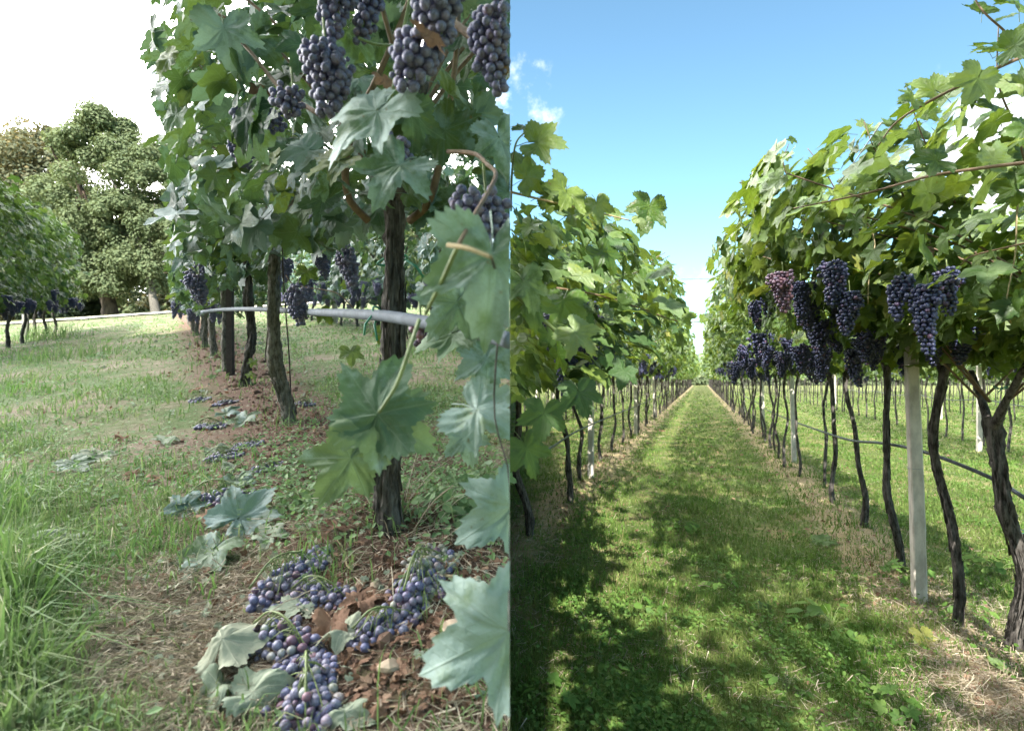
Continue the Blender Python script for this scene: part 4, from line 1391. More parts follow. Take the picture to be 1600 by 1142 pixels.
for (px, py, Y, ln, rd, mt, sd_) in [(400, 165, 1.75, 0.14, 0.050, 'berry_shade', 7), (385, 205, 1.85, 0.12, 0.045, 'berry_shade', 8), (467, 452, 2.55, 0.165, 0.046, 'berry_shade', 9),
                                     (545, 392, 2.3, 0.15, 0.04, 'berry_shade', 10), (310, 430, 3.0, 0.16, 0.05, 'berry_shade', 16)]:
    hero_bunch(w1, e1, at(px, py, Y), ln, rd, 0.0095, mt, 120 + sd_, -1)
# the curly dead leaves caught in the bunch
for (px, py, s, Y, rot) in [(668, 55, 0.055, 0.80, 60), (600, 125, 0.05, 1.1, 180), (405, 140, 0.07, 1.75, 180)]:
    a = math.radians(rot)
    put_leaf(w0, e0, np.array(at(px, py, Y)), frames(np.array([[0.6, -0.6, 0.5]]), np.array([[math.sin(a), 0.2, math.cos(a)]]))[0], s, 'leaf_brown', 'H', 2, -1)
# low leaf shoots by the near trunks
for (px, py, s, Y, rot) in [(548, 550, 0.075, 1.9, 180), (600, 520, 0.06, 1.75, 200), (395, 565, 0.07, 4.2, 190), (390, 585, 0.06, 4.2, 150), (505, 490, 0.09, 2.5, 150), (480, 425, 0.10, 2.6, 190)]:
    a = math.radians(rot)
    put_leaf(w1, e1, np.array(at(px, py, Y)), frames(np.array([[0.2, -0.8, 0.5]]), np.array([[math.sin(a), 0.2, math.cos(a)]]))[0], s, 'leaf_sun', 'H', 4, -1)
V, T = tube(spline([at(447, 430, 2.6), at(460, 445, 2.6), at(500, 452, 2.55), at(530, 460, 2.5), at(560, 490, 2.5)], 16), 0.003, 5)
obj('cane', mesh('cane', V - e1, T, M['cane']), w1)
# green string around the near trunk
for (px, py, Y, rr) in [(613, 407, 1.62, 0.043)]:
    c_ = at(px, py, Y + 0.02)
    ring = [c_ + Vector((rr * math.cos(a), rr * math.sin(a), 0.012 * math.cos(a))) for a in np.linspace(0, 2 * PI, 20)]
    V, T = tube(ring, 0.004, 5)
    obj('green_string', mesh('green_string', V - e0, T, M['tie']), w0)
    V, T = tube([c_ + Vector((rr, 0, 0)), c_ + Vector((rr + 0.03, -0.01, -0.02)), c_ + Vector((rr + 0.05, 0, -0.05))], 0.004, 5)
    obj('green_string', mesh('green_string', V - e0, T, M['tie']), w0)

# second row behind, seen under the canopy
o2 = np.array(gp(523, 505))[:2]
for i, k in enumerate([4.4, 3.6, 2.8, 2.0, 1.2, 0.4, -0.5, -1.5, -2.5, -3.5]):
    q = o2 - LD * 1.45 * k
    if q[0] > -0.25:
        continue
    vine('slender shaded vine in the row behind the grey pipe, %s from the right' % ordw(i), 'vines of the second shaded row',
         (q[0], q[1], ground_l(*q)), 1.05, 0.024, LD, LN, prof_l_far, 0.6, 0.85, 330, 'leaf_shade', -1, 1500 + i, leaf=0.15, sides=7, bunches=7, bmat='berry_shade', bunch_t=(-0.6, 0.2),
         canes=2, cap=140, far=False, min_px=10)
g = gp(523, 505)
V, T = tube([(0, 0, -0.1), (0.0, 0, 0.5), (0.01, 0, 1.3)], [0.06, 0.058, 0.055], 10, 0.02)
obj('concrete_post', mesh('concrete_post', V, T, M['concrete']), None, g, label='grey post standing in the shaded row behind the pipe', cat='post')

# row at the far left border
o0 = np.array(gp(-30, 556))[:2]
for i in range(7):
    q = o0 + LD * 1.25 * (i - 0.6)
    vine('shaded vine at the left border beside the meadow, %s from the viewer' % ordw(i), 'vines at the left border', (q[0], q[1], ground_l(*q)), 1.0, 0.03, LD, LN,
         lambda t: (0.75 + 0.2 * np.abs(t), 2.95 - 0.5 * np.abs(t)), 0.55, 0.8, 640, 'leaf_border', -1, 1700 + i, leaf=0.14, sides=8, bunches=7, bmat='berry_sun', bunch_t=(0.0, 0.65), canes=2, cap=200 if i < 4 else 0, far=i > 3)
g = gp(40, 528)
V, T = tube([(0, 0, -0.1), (0.0, 0, 0.4), (-0.01, 0, 0.75), (-0.01, 0, 0.79)], [0.075, 0.07, 0.065, 0.045], 12, 0.03)
obj('wooden_post', mesh('wooden_post', V, T, M['wood_grey']), None, g, label='short weathered grey wooden post at the left border row', cat='post')

# brown metal stake (angle profile), grey pipe, string
g = gp(360, 586)
pr = np.array([(-0.027, -0.02), (0.027, -0.02), (0.027, 0.03), (0.021, 0.03), (0.021, -0.014), (-0.021, -0.014), (-0.021, 0.03), (-0.027, 0.03)])
H = 1.75
V = np.concatenate([np.column_stack([pr, np.full(8, -0.1)]), np.column_stack([pr + [-0.02, 0], np.full(8, H)])])
T = np.array([(j, (j + 1) % 8, 8 + (j + 1) % 8) for j in range(8)] + [(j, 8 + (j + 1) % 8, 8 + j) for j in range(8)])
obj('metal_stake', mesh('metal_stake', V, T, M['rust'], False), None, g, label='brown channel-section metal stake rising into the shaded vines', cat='stake')
pp = [at(316, 488, 4.7), at(345, 484, 4.5), at(385, 483, 3.9), at(430, 484, 3.3), at(470, 487, 2.75), at(530, 489, 1.95), at(580, 492, 1.56), at(612, 495, 1.44), at(690, 508, 1.24), at(750, 520, 1.13), at(799, 533, 1.03)]
pipe = hose(pp, 0.0160, M['pipe'], 'grey plastic irrigation pipe running across the shaded row', 70, 'irrigation_pipe', 'pipe', -1)
for (px, py, Y) in [(498, 488, 2.4), (372, 484, 4.1), (440, 485, 3.2)]:
    c_ = at(px, py, Y)
    V, T = tube([c_ + Vector((-0.004, 0, 0)), c_ + Vector((0.004, 0, 0))], 0.0185, 10)
    obj('pipe_clip', mesh('pipe_clip', V, T, M['hose']), pipe)
for (px, py, Y, s) in [(588, 491, 1.53, 1.0), (437, 484, 3.2, 1.2)]:
    c_ = at(px, py, Y)
    ring = [c_ + Vector((0.006 * math.sin(a * 2), 0.021 * math.cos(a), 0.021 * math.sin(a))) for a in np.linspace(0, 4 * PI, 28)]
    V, T = tube(ring + [c_ + Vector((0.0, -0.02, -0.03)), c_ + Vector((0.008, -0.022, -0.075 * s))], 0.0033, 5)
    obj('green_string', mesh('green_string', V, T, M['tie']), pipe)
    V, T = tube([c_ + Vector((-0.002, -0.02, 0.0)), c_ + Vector((-0.025, -0.022, -0.03)), c_ + Vector((-0.028, -0.02, -0.06 * s))], 0.0033, 5)
    obj('green_string', mesh('green_string', V, T, M['tie']), pipe)
a = gp(455, 655); b_ = at(438, 300, 2.9)
V, T = tube(spline([a, at(452, 560, 3.15), at(443, 440, 3.0), b_], 14), 0.004, 5)
obj('support_string', mesh('support_string', V, T, M['rust']), label='thin dark string beside the pale-barked trunk', cat='string')

# ------------------------------------------------------------------ shaded terrace: things lying on the ground
def curl_template(seed, amt):
    V, T, U = leaf_template(60, True, seed, 0.05, petiole=True, cup=0.2)
    r_ = np.random.default_rng(seed)
    ph = r_.uniform(0, 6, 4)
    V = V.copy()
    V[:, 2] += amt * (0.22 * np.sin(6 * V[:, 0] + ph[0]) * np.cos(5 * V[:, 1] + ph[1]) + 0.55 * (V[:, 0] ** 2) * np.sin(ph[2]) + 0.3 * np.abs(V[:, 1]) * np.sin(3 * V[:, 0] + ph[3]))
    V[:, 0] *= 1 - 0.3 * amt
    V[:, 2] -= V[:, 2].min() * 0.8
    return V, T, U


CURL = [curl_template(700 + i, 0.34 + 0.11 * i) for i in range(5)]
FLAT = [curl_template(800 + i, 0.18) for i in range(4)]


def ground_leaf(px, py, size_px, mat, label, curl, rot=None, tilt=None, lift=0.0):
    g = gp(px, py)
    sc = size_px * g.y / F / 1.12
    tpl = (CURL if curl else FLAT)[random.randrange(len(CURL if curl else FLAT))]
    a = math.radians(random.uniform(0, 360) if rot is None else rot)
    tz = random.uniform(0.15, 0.5) if tilt is None else tilt
    side = -1 if px < CX else 1
    nor = np.array([[random.uniform(-.25, .25), -tz, 1.0]])
    R = frames(nor, np.array([[math.sin(a), math.cos(a), 0.0]]))[0]
    V = (R @ tpl[0].T).T * sc
    V[:, 2] += 0.004 + lift
    gz = np.array([float(ground(g.x + v[0], g.y + v[1])) for v in V]) - g.z
    V[:, 2] = np.maximum(V[:, 2], gz + 0.003)
    V[:, 0] = np.maximum((V[:, 0] + g.x) * side, 0.001) * side - g.x
    return obj('fallen_leaf', mesh('fallen_leaf', V, tpl[1], M[mat], True, tpl[2]), None, g, label=label, cat='leaf', group='leaves lying on the ground')


for args in [(335, 872, 105, 'leaf_shade', 'large pale green fallen leaf lying left of the bunches', False, 200, .5), (378, 820, 110, 'leaf_shade', 'upright blue-green fallen leaf behind the large pale one', False, 20, .9),
             (425, 845, 60, 'leaf_wilted', 'curled pale fallen leaf above the left fallen bunch', True), (365, 1040, 130, 'leaf_wilted', 'big crumpled grey-green leaf left of the lowest bunch', True),
             (395, 1095, 110, 'leaf_wilted', 'crumpled grey-green leaf beside the lowest bunch', True), (345, 1085, 90, 'leaf_wilted', 'crumpled pale leaf at the bottom left of the bunches', True), (465, 955, 70, 'leaf_wilted', 'grey dried leaf between the two left bunches', True),
             (545, 1000, 80, 'leaf_wilted', 'pale papery leaf right of the lowest bunch', True), (520, 985, 80, 'leaf_brown', 'brown dried leaf right of the lowest bunch', True),
             (562, 950, 75, 'leaf_brown', 'reddish brown leaf left of the right fallen bunch', True), (525, 828, 60, 'leaf_brown', 'rust brown leaf left of the thick trunk base', True),
             (545, 1125, 70, 'leaf_wilted', 'pale curled leaf near the bottom border', True), (90, 862, 90, 'leaf_wilted', 'wilted leaf in the grass at far left', True), (75, 850, 60, 'leaf_brown', 'brown leaf in the grass at far left', True),
             (115, 735, 60, 'leaf_shade', 'green fallen leaf in the grass of the left lawn', False), (148, 718, 60, 'leaf_wilted', 'grey wilted leaf beside a green one on the lawn', True), (212, 745, 34, 'leaf_brown', 'small rust leaf on the lawn', True),
             (234, 756, 32, 'leaf_brown', 'small pinkish dry leaf on the lawn', True), (193, 690, 30, 'leaf_brown', 'small brown leaf higher on the lawn', True), (262, 693, 40, 'leaf_wilted', 'pale dry leaf at the lawn edge', True),
             (290, 800, 62, 'leaf_shade', 'blue-green leaf standing in the grass left of the bunches', False, 0, .8), (372, 758, 60, 'leaf_shade', 'bright green leaf over the middle fallen bunch', False, 160, .6),
             (388, 660, 50, 'leaf_shade', 'blue-green leaf by the pale-barked trunk', False, 190, .6), (355, 650, 40, 'leaf_shade', 'dark green leaf left of the pale-barked trunk', False, 100, .5),
             (335, 712, 40, 'leaf_wilted', 'whitish leaf under the middle bunch', True), (365, 735, 38, 'leaf_wilted', 'whitish dry leaf beside the middle bunch', True), (305, 612, 24, 'leaf_brown', 'small rust leaf near the far bunch', True),
             (338, 632, 26, 'leaf_brown', 'small brown leaf right of the far bunch', True), (300, 790, 55, 'leaf_wilted', 'grey wilted leaf leaning by the blue-green one', True), (340, 815, 60, 'leaf_brown', 'brown dried leaf behind the large pale green one', True),
             (640, 905, 50, 'leaf_brown', 'dry brown leaf left of the pale berries', True), (590, 1120, 40, 'leaf_brown', 'small dry leaf in the soil near the bottom border', True),
             (1438, 1000, 46, 'leaf_sun', 'blue-green leaf lying in the sun below the tall post', False, 180, .7), (1560, 1048, 40, 'leaf_sun', 'blue-green leaf lying in the sunny dry grass at right', False, 90, .3),
             (1190, 955, 34, 'leaf_border', 'pale leaf lying on the shaded path', False), (1290, 850, 40, 'leaf_border', 'green fallen leaf at the right edge of the path', False), (1345, 1015, 44, 'leaf_sun', 'grey-green leaf in the weeds near the right row', False)]:
    ground_leaf(*args)


def fallen_bunch(px, py, w_px, rot, label, nb, mat='berry_fallen', pale=0.0, br=0.0101, flat=0.66, loose=1.0):
    """berries heaped round a green stalk on the ground"""
    g = gp(px, py)
    half = w_px * g.y / F / 2
    r_ = np.random.default_rng(int(px * 7 + py))
    nb = int(nb * 1.35)
    a = math.radians(rot)
    ax = np.array([math.sin(a), math.cos(a)]); sx = np.array([ax[1], -ax[0]])
    u = r_.uniform(-1, 1, nb); v = r_.normal(0, 0.42, nb)
    P2 = g.x * 0 + (ax[None] * (u * half)[:, None] + sx[None] * (v * half * 0.62 * (1.1 - 0.5 * np.abs(u)))[:, None])
    h = (1 - np.clip(np.hypot(u * 0.8, v), 0, 1)) * half * flat * r_.uniform(0.2, 1.0, nb)
    P = np.column_stack([P2, h + br])
    P[:, :2] = P[:, :2]
    for _ in range(14):
        P = relax(P, br * loose, 1)
        gz = ground_l(g.x + P[:, 0], g.y + P[:, 1]) - g.z
        P[:, 2] = np.maximum(P[:, 2] - 0.002, gz + br * 0.85)
    root = empty('fallen_grape_bunch', g, label, 'grapes', 'bunches lying on the ground')
    e_ = ax * half * 1.15
    st = spline([(-e_[0], -e_[1], half * 0.35), (-e_[0] * .4, -e_[1] * .4, half * flat + br * 1.3), (e_[0] * .3, e_[1] * .3, half * flat * 0.9 + br), (e_[0] * .9, e_[1] * .9, br)], 16)
    parts = [tube(st, np.linspace(0.0028, 0.0014, 16), 6, 0.08)]
    for k in range(22):
        p = P[r_.integers(0, nb)]; s_ = st[r_.integers(3, 14)]
        parts.append(tube(spline([s_, (s_ + p) / 2 + [0, 0, 0.006], p], 6), 0.0013, 4))
    V, T, _ = cat_meshes(parts)
    obj('stalk', mesh('stalk', V, T, M['stalk']), root)
    for p in P:
        if p[0] + g.x > -br:
            continue
        q_ = r_.uniform()
        mm = 'berry_pale' if (p[1] > 0.02 and q_ < pale) or q_ < 0.05 else ('berry_rose' if q_ > 0.88 else ('berry_shade' if q_ > 0.6 else mat))
        b = bpy.data.objects.new('berry', BERRY[mm])
        col.objects.link(b); b.parent = root
        s = br * (r_.uniform(0.78, 1.12) if r_.uniform() < 0.9 else 0.5)
        b.location = p; b.scale = (s, s, s * 1.03); b.rotation_euler = r_.uniform(0, 6, 3)
    return root


fallen_bunch(448, 915, 130, 20, 'blue-purple fallen bunch, upper left of the foreground heap', 92)
fallen_bunch(500, 938, 85, 100, 'small dark fallen bunch right of the upper left one', 46)
fallen_bunch(440, 1010, 120, 120, 'purple fallen bunch with green stalk in the middle of the heap', 74)
fallen_bunch(478, 1090, 140, 160, 'long fallen bunch reaching the bottom border', 96)
fallen_bunch(655, 915, 150, 5, 'fallen bunch with pale green upper berries below the thick trunk', 110, pale=0.75)
fallen_bunch(600, 985, 85, 60, 'small loose fallen bunch left of the pale stone', 40)
fallen_bunch(345, 782, 80, 80, 'dark fallen bunch under the bright green leaf', 60)
fallen_bunch(350, 718, 48, 80, 'fallen bunch with reddish berries further up the row', 40)
fallen_bunch(312, 628, 28, 80, 'dark blue fallen bunch furthest up the row', 36)
fallen_bunch(352, 632, 30, 80, 'dark fallen bunch beside rust coloured leaves', 30)
fallen_bunch(385, 700, 42, 70, 'small blue fallen bunch on the soil left of the pale-barked trunk', 34)
fallen_bunch(330, 668, 36, 80, 'greyish fallen bunch half buried in weeds up the row', 30)
fallen_bunch(418, 735, 40, 60, 'small dark fallen bunch among the weeds behind the near heap', 26)
fallen_bunch(475, 634, 28, 80, 'small fallen bunch right of the pale-barked trunk', 26)


def rock(name, px, py, size_px, label, mat='stone', seed=0, cat='stone', flat=0.7, group='stones on the soil'):
    g = gp(px, py)
    r_ = np.random.default_rng(seed + 31)
    s = size_px * g.y / F / 2
    V, T = ICO2[0].copy(), ICO2[1]
    for _ in range(9):
        n_ = r_.normal(size=3); n_ /= np.linalg.norm(n_)
        dcut = r_.uniform(0.55, 0.85)
        dd = V @ n_
        V -= np.clip(dd - dcut, 0, None)[:, None] * n_[None]
    V = V * np.array([1, r_.uniform(0.7, 1.1), flat]) * s + r_.normal(0, s * 0.02, V.shape)
    V[:, 2] += s * flat * 0.45
    return obj(name, mesh(name, V, T, M[mat], False), None, g, label=label, cat=cat, group=group)


for k, (px, py, s, lab) in enumerate([(607, 1048, 42, 'pale angular stone in front of the loose bunch'), (708, 990, 44, 'rounded tan stone half hidden by the big foreground leaf'), (563, 915, 19, 'small tan stone above the right fallen bunch, left of its twin'),
                                      (588, 917, 20, 'small tan stone left of the pale berries'), (706, 884, 20, 'small whitish stone right of the pale berries'), (744, 910, 22, 'pale stone close to the shaded half edge'),
                                      (771, 915, 16, 'smallest pale stone near the border leaf'), (586, 1114, 15, 'tiny pale stone in the bottom soil'), (560, 830, 16, 'pale stone at the foot of the thick trunk'),
                                      (655, 1030, 15, 'little brown stone beside the big foreground leaf'), (382, 940, 14, 'small clod-like stone left of the upper bunch'), (520, 1005, 14, 'little stone under the papery leaf'),
                                      (362, 946, 12, 'tiny reddish stone on the bare soil at left of the bunches'), (630, 1085, 12, 'tiny stone in the dark bottom soil'), (455, 690, 12, 'small stone at the foot of the pale-barked trunk')]):
    rock('stone', px, py, s, lab, seed=k)


def stick(px0, py0, px1, py1, r, mat, label, bend=0.01, seed=0, name='stick', cat='stick'):
    a = gp(px0, py0); b = gp(px1, py1)
    r_ = np.random.default_rng(seed)
    pts = []
    for f in np.linspace(0, 1, 6):
        q = a + (b - a) * f
        q.x += r_.normal(0, bend); q.y += r_.normal(0, bend)
        pts.append((q.x - a.x, q.y - a.y, float(ground_l(q.x, q.y)) + r * 0.9 - a.z + abs(r_.normal(0, 0.004))))
    V, T = tube(spline(pts, 18), np.linspace(r, r * 0.6, 18), 6, 0.06)
    V[:, 0] = np.minimum(V[:, 0] + a.x, -0.001) - a.x
    return obj(name, mesh(name, V, T, M[mat]), None, a, label=label, cat=cat, group='sticks on the ground')


stick(95, 950, 215, 975, 0.0055, 'bark_pale', 'grey brown stick lying in the dry grass at left', 0.004, 1)
stick(690, 905, 796, 935, 0.006, 'dry_stalk', 'pale cut cane lying near the shaded half edge', 0.004, 2)
stick(590, 1105, 660, 1110, 0.002, 'dry_stalk', 'thin pale twig in the bottom soil', 0.004, 3)
stick(520, 960, 590, 890, 0.002, 'dry_stalk', 'thin dry stem between the fallen bunches', 0.004, 4)
stick(430, 700, 540, 640, 0.003, 'bark', 'dark thin twig on the soil near the pale-barked trunk', 0.004, 5)
stick(545, 905, 525, 830, 0.003, 'dry_stalk', 'dry straw stem left of the thick trunk base', 0.006, 6)

# dry stems standing and leaning round the near trunk base: too many to count
parts = []
r_ = np.random.default_rng(5)
tb = np.array(l_specs[0][:3])
for k in range(80):
    a = r_.uniform(0, 2 * PI); rr = 0.04 + abs(r_.normal(0, 0.12))
    b0_ = np.array([tb[0] + rr * math.cos(a), tb[1] + rr * math.sin(a), 0]); b0_[2] = float(ground_l(b0_[0], b0_[1]))
    dr = np.array([math.cos(a) * r_.uniform(0.1, 1), math.sin(a) * r_.uniform(0.1, 1), r_.uniform(0.0, 0.6) ** 1.6])
    ln = r_.uniform(0.05, 0.28)
    e = b0_ + dr / np.linalg.norm(dr) * ln
    e[2] = max(e[2], float(ground_l(e[0], e[1])) + 0.006)
    parts.append(tube(spline([b0_, (b0_ + e) / 2 + [0, 0, 0.02], e], 6), 0.0009 * r_.uniform(0.5, 1.5), 4))
V, T, _ = cat_meshes(parts)
V[:, 0] = np.minimum(V[:, 0], -0.001)
obj('dry_stems', mesh('dry_stems', V, T, M['straw']), kind='stuff', label='dry straw stems around the thick trunk base', cat='straw')


# ------------------------------------------------------------------ grass, weeds, straw and clods
def view_samples(n, y0, y1, u0, u1, seed, mix=0.5):
    r_ = np.random.default_rng(seed)
    u = r_.uniform(u0, u1, n)
    k = r_.uniform(0, 1, n) < mix
    q = r_.uniform(0, 1, n)
    Y = np.where(k, 1 / (1 / y0 + (1 / y1 - 1 / y0) * q), y0 * (y1 / y0) ** q)
    return np.stack([u * Y, Y], 1), r_


def blades(P, gz, h, w, mat, name, label, cat, seed, lean=0.5, side=1, kind='stuff'):
    r_ = np.random.default_rng(seed)
    n = len(P)
    a = r_.uniform(0, 2 * PI, n)
    ax = np.stack([np.cos(a), np.sin(a), np.zeros(n)], 1)
    b = r_.uniform(0, 2 * PI, n)
    ln = np.abs(r_.normal(0, lean, n))[:, None]
    dr = np.stack([np.cos(b), np.sin(b), np.zeros(n)], 1) * ln
    base = np.column_stack([P, gz - 0.004])
    up = np.array([0, 0, 1.0])
    mid = base + (up * 0.6 + dr * 0.35) * h[:, None]
    tip = base + (up * np.clip(1.0 - 0.45 * ln, 0.25, 1) + dr) * h[:, None]
    hw = (w / 2)[:, None]
    V = np.stack([base - ax * hw, base + ax * hw, mid - ax * hw * 0.8, mid + ax * hw * 0.8, tip], 1)
    T = np.array([[0, 1, 3], [0, 3, 2], [2, 3, 4]])
    TT = (T[None] + (np.arange(n) * 5)[:, None, None]).reshape(-1, 3)
    V = V.reshape(-1, 3)
    V[:, 0] = np.maximum(V[:, 0] * side, 0.0006) * side
    return obj(name, mesh(name, V, TT, M[mat], False), kind=kind, label=label, cat=cat)


LEAFLET = (np.array([[0, 0, 0], [0.32, 0.35, 0.06], [0.22, 0.85, 0.02], [0, 1.0, -0.03], [-0.22, 0.85, 0.02], [-0.32, 0.35, 0.06], [0, 0.5, -0.04]]),
           np.array([[0, 1, 6], [1, 2, 6], [2, 3, 6], [3, 4, 6], [4, 5, 6], [5, 0, 6]]), np.zeros((7, 2)))
SLIVER = (np.array([[-0.022, 0, 0], [0.022, 0, 0], [0.014, 1.0, 0.0], [-0.014, 1.0, 0.05]]), np.array([[0, 1, 2], [0, 2, 3]]), np.zeros((4, 2)))


def spread_tpl(tpl, P, z, nor, tip, sc, mat, name, label, cat, side):
    W = scatter(tpl, frames(nor, tip), np.column_stack([P, z]), sc)
    V = W[0]
    V[:, 0] = np.maximum(V[:, 0] * side, 0.0006) * side
    return obj(name, mesh(name, V, W[1], M[mat], False, W[2]), kind='stuff', label=label, cat=cat)


# shaded terrace -----------------------------------------------------------
def dens_l(P):
    t = lat(P, LROW0, LN)
    px, py = proj(np.column_stack([P, ground_l(P[:, 0], P[:, 1])]))
    nz = 0.5 + 0.30 * wob(P[:, 0], P[:, 1], 4.0) + 0.2 * wob(P[:, 0], P[:, 1], 11.0, 3)
    lawn = np.clip((-t - 0.32) / 0.30, 0.10, 1)                      # left of the row
    behind = np.clip((t - 0.22) / 0.25, 0, 1)
    d = np.maximum(lawn, behind * 0.95)
    d = np.maximum(d, np.clip((P[:, 1] - 4) / 5, 0, 0.35))
    # worn, dry patch in the foreground
    worn = np.exp(-(((px - 260) / 190) ** 2 + ((py - 1010) / 180) ** 2) ** 2)
    soil = np.exp(-(((px - 520) / 190) ** 2 + ((py - 1000) / 190) ** 2))
    corner = np.exp(-((px / 75) ** 2 + ((py - 930) / 240) ** 2))
    d = d * (1 - 0.92 * worn) * (1 - 0.97 * np.clip(soil * 1.3, 0, 1)) + corner * 0.8
    return np.clip(d * (0.35 + 0.9 * nz), 0, 1), nz, worn, corner


P, r_ = view_samples(105000, 0.85, 30, -1.22, -0.0005, 21, 0.72)
d, nz, worn, corner = dens_l(P)
patch = np.clip(0.5 + 0.55 * wob(P[:, 0], P[:, 1], 1.7, 8) + 0.4 * wob(P[:, 0], P[:, 1], 6.5, 6), 0.06, 1)
k = r_.uniform(0, 1, len(P)) < d * patch
P, nz, corner, patch = P[k], nz[k], corner[k], patch[k]
h = (0.03 + 0.06 * r_.uniform(0, 1, len(P)) ** 2 * (0.4 + patch)) * (1 + 1.5 * corner)
w = np.maximum(0.0034 * r_.uniform(0.5, 1.7, len(P)), 0.0017 * P[:, 1] * r_.uniform(0.5, 1.5, len(P))) * (1 + 0.6 * corner)
blades(P, ground_l(P[:, 0], P[:, 1]), h, w, 'grass_shade', 'grass', 'short green grass of the shaded terrace', 'grass', 22, 0.95, -1)
# long clumps at the left border and by the border row
parts_P, parts_h = [], []
for (px, py, n, sp, hh) in [(25, 800, 100, 0.05, 0.11), (45, 700, 90, 0.07, 0.10), (15, 980, 80, 0.04, 0.09), (60, 905, 70, 0.05, 0.08), (10, 1080, 90, 0.04, 0.10), (110, 560, 220, 0.35, 0.30), (75, 530, 160, 0.3, 0.45),
                            (110, 995, 60, 0.03, 0.09), (250, 850, 100, 0.06, 0.08), (180, 780, 90, 0.07, 0.07), (300, 1120, 70, 0.04, 0.05), (520, 905, 60, 0.04, 0.07), (480, 880, 80, 0.05, 0.08), (235, 1080, 40, 0.03, 0.05)]:
    g = gp(px, py)
    q = np.array([g.x, g.y]) + r_.normal(0, sp, (n, 2))
    parts_P.append(q); parts_h.append(hh * r_.uniform(0.45, 1.1, n))
P = np.concatenate(parts_P); h = np.concatenate(parts_h)
P[:, 0] = np.minimum(P[:, 0], -0.01)
blades(P, ground_l(P[:, 0], P[:, 1]), h, np.maximum(0.0045 * r_.uniform(0.6, 1.5, len(P)), 0.0012 * P[:, 1]), 'grass_shade', 'grass', 'longer grass clumps on the shaded terrace', 'grass', 23, 0.6, -1)
# broad-leaved weeds
P, r_ = view_samples(120000, 0.95, 20, -1.22, -0.0005, 24, 0.78)
d, nz, worn, corner = dens_l(P)
t = lat(P, LROW0, LN)
px, py = proj(np.column_stack([P, ground_l(P[:, 0], P[:, 1])]))
wd = np.where(t > 0.15, 1.0, 0.30) * d * (1 - worn) ** 2 * np.clip(0.7 + wob(P[:, 0], P[:, 1], 3.0, 5), 0.15, 1) * (P[:, 1] < 20)
wd += 0.75 * np.exp(-(((px - 490) / 110) ** 2 + ((py - 745) / 75) ** 2)) + 0.5 * np.exp(-(((px - 730) / 90) ** 2 + ((py - 760) / 80) ** 2))
k = r_.uniform(0, 1, len(P)) < wd
P = P[k]; n = len(P)
spread_tpl(LEAFLET, P, ground_l(P[:, 0], P[:, 1]) + r_.uniform(0.005, 0.055, n), np.array([0, -0.25, 0.9]) + r_.normal(0, 0.4, (n, 3)), r_.normal(0, 1, (n, 3)),
           np.maximum(0.014 * r_.uniform(0.5, 1.8, n), 0.0045 * P[:, 1]), 'weed_shade', 'weeds', 'low broad-leaved weeds on the shaded terrace', 'weeds', -1)
# straw
P, r_ = view_samples(110000, 0.85, 9, -1.22, -0.0005, 26, 0.9)
d, nz, worn, corner = dens_l(P)
px, py = proj(np.column_stack([P, ground_l(P[:, 0], P[:, 1])]))
sden = np.clip(0.18 + 0.9 * worn + 0.15 * np.exp(-((lat(P, LROW0, LN)) / 0.4) ** 2) * (wob(P[:, 0], P[:, 1], 5.0) > 0) * (P[:, 1] > 1.35), 0, 1) * (1 - 0.85 * np.exp(-(((px - 560) / 170) ** 2 + ((py - 1040) / 150) ** 2)))
k = r_.uniform(0, 1, len(P)) < sden
P = P[k]; n = len(P)
tip = r_.normal(0, 1, (n, 3)); tip[:, 2] = np.abs(tip[:, 2]) * 0.18
spread_tpl(SLIVER, P, ground_l(P[:, 0], P[:, 1]) + r_.uniform(0.002, 0.014, n), np.array([0, 0, 1.0]) + r_.normal(0, 0.3, (n, 3)), tip, 0.038 * r_.uniform(0.4, 1.4, n),
           'straw', 'straw', 'dry straw litter on the shaded terrace', 'straw', -1)
# clods and crumbs of soil along the row
n = 5200
r_ = np.random.default_rng(28)
P, _ = view_samples(n * 3, 0.9, 9, -0.8, -0.0005, 29, 0.9)
px, py = proj(np.column_stack([P, ground_l(P[:, 0], P[:, 1])]))
cd = np.maximum(np.exp(-(lat(P, LROW0, LN) / 0.30) ** 2), np.exp(-(((px - 500) / 190) ** 2 + ((py - 1020) / 170) ** 2)))
k = r_.uniform(0, 1, len(P)) < cd
P = P[k]; n = len(P)
ICL = (ICO1[0] * np.array([1, 0.85, 0.7]), ICO1[1], np.zeros((len(ICO1[0]), 2)))
spread_tpl(ICL, P, ground_l(P[:, 0], P[:, 1]) + 0.001, r_.normal(0, 1, (n, 3)), r_.normal(0, 1, (n, 3)), np.maximum(0.0032, 0.0022 * P[:, 1]) * np.exp(r_.normal(0, 0.55, n)), 'clod', 'soil_crumbs', 'crumbs and clods of brown soil below the shaded vines', 'soil', -1)
# bits of dead leaf along the row
P, r_ = view_samples(9000, 0.95, 12, -0.9, -0.0005, 31, 0.8)
cd = np.exp(-(lat(P, LROW0, LN) / 0.40) ** 2) * 0.45 + 0.05
k = r_.uniform(0, 1, len(P)) < cd
P = P[k]; n = len(P)
spread_tpl(LOW[0], P, ground_l(P[:, 0], P[:, 1]) + 0.01, np.array([0, -0.3, 0.8]) + r_.normal(0, 0.4, (n, 3)), r_.normal(0, 1, (n, 3)), np.maximum(0.018, 0.006 * P[:, 1]) * r_.uniform(0.5, 1.4, n),
           'leaf_brown', 'leaf_litter', 'small bits of dead brown leaf along the shaded row', 'litter', -1)

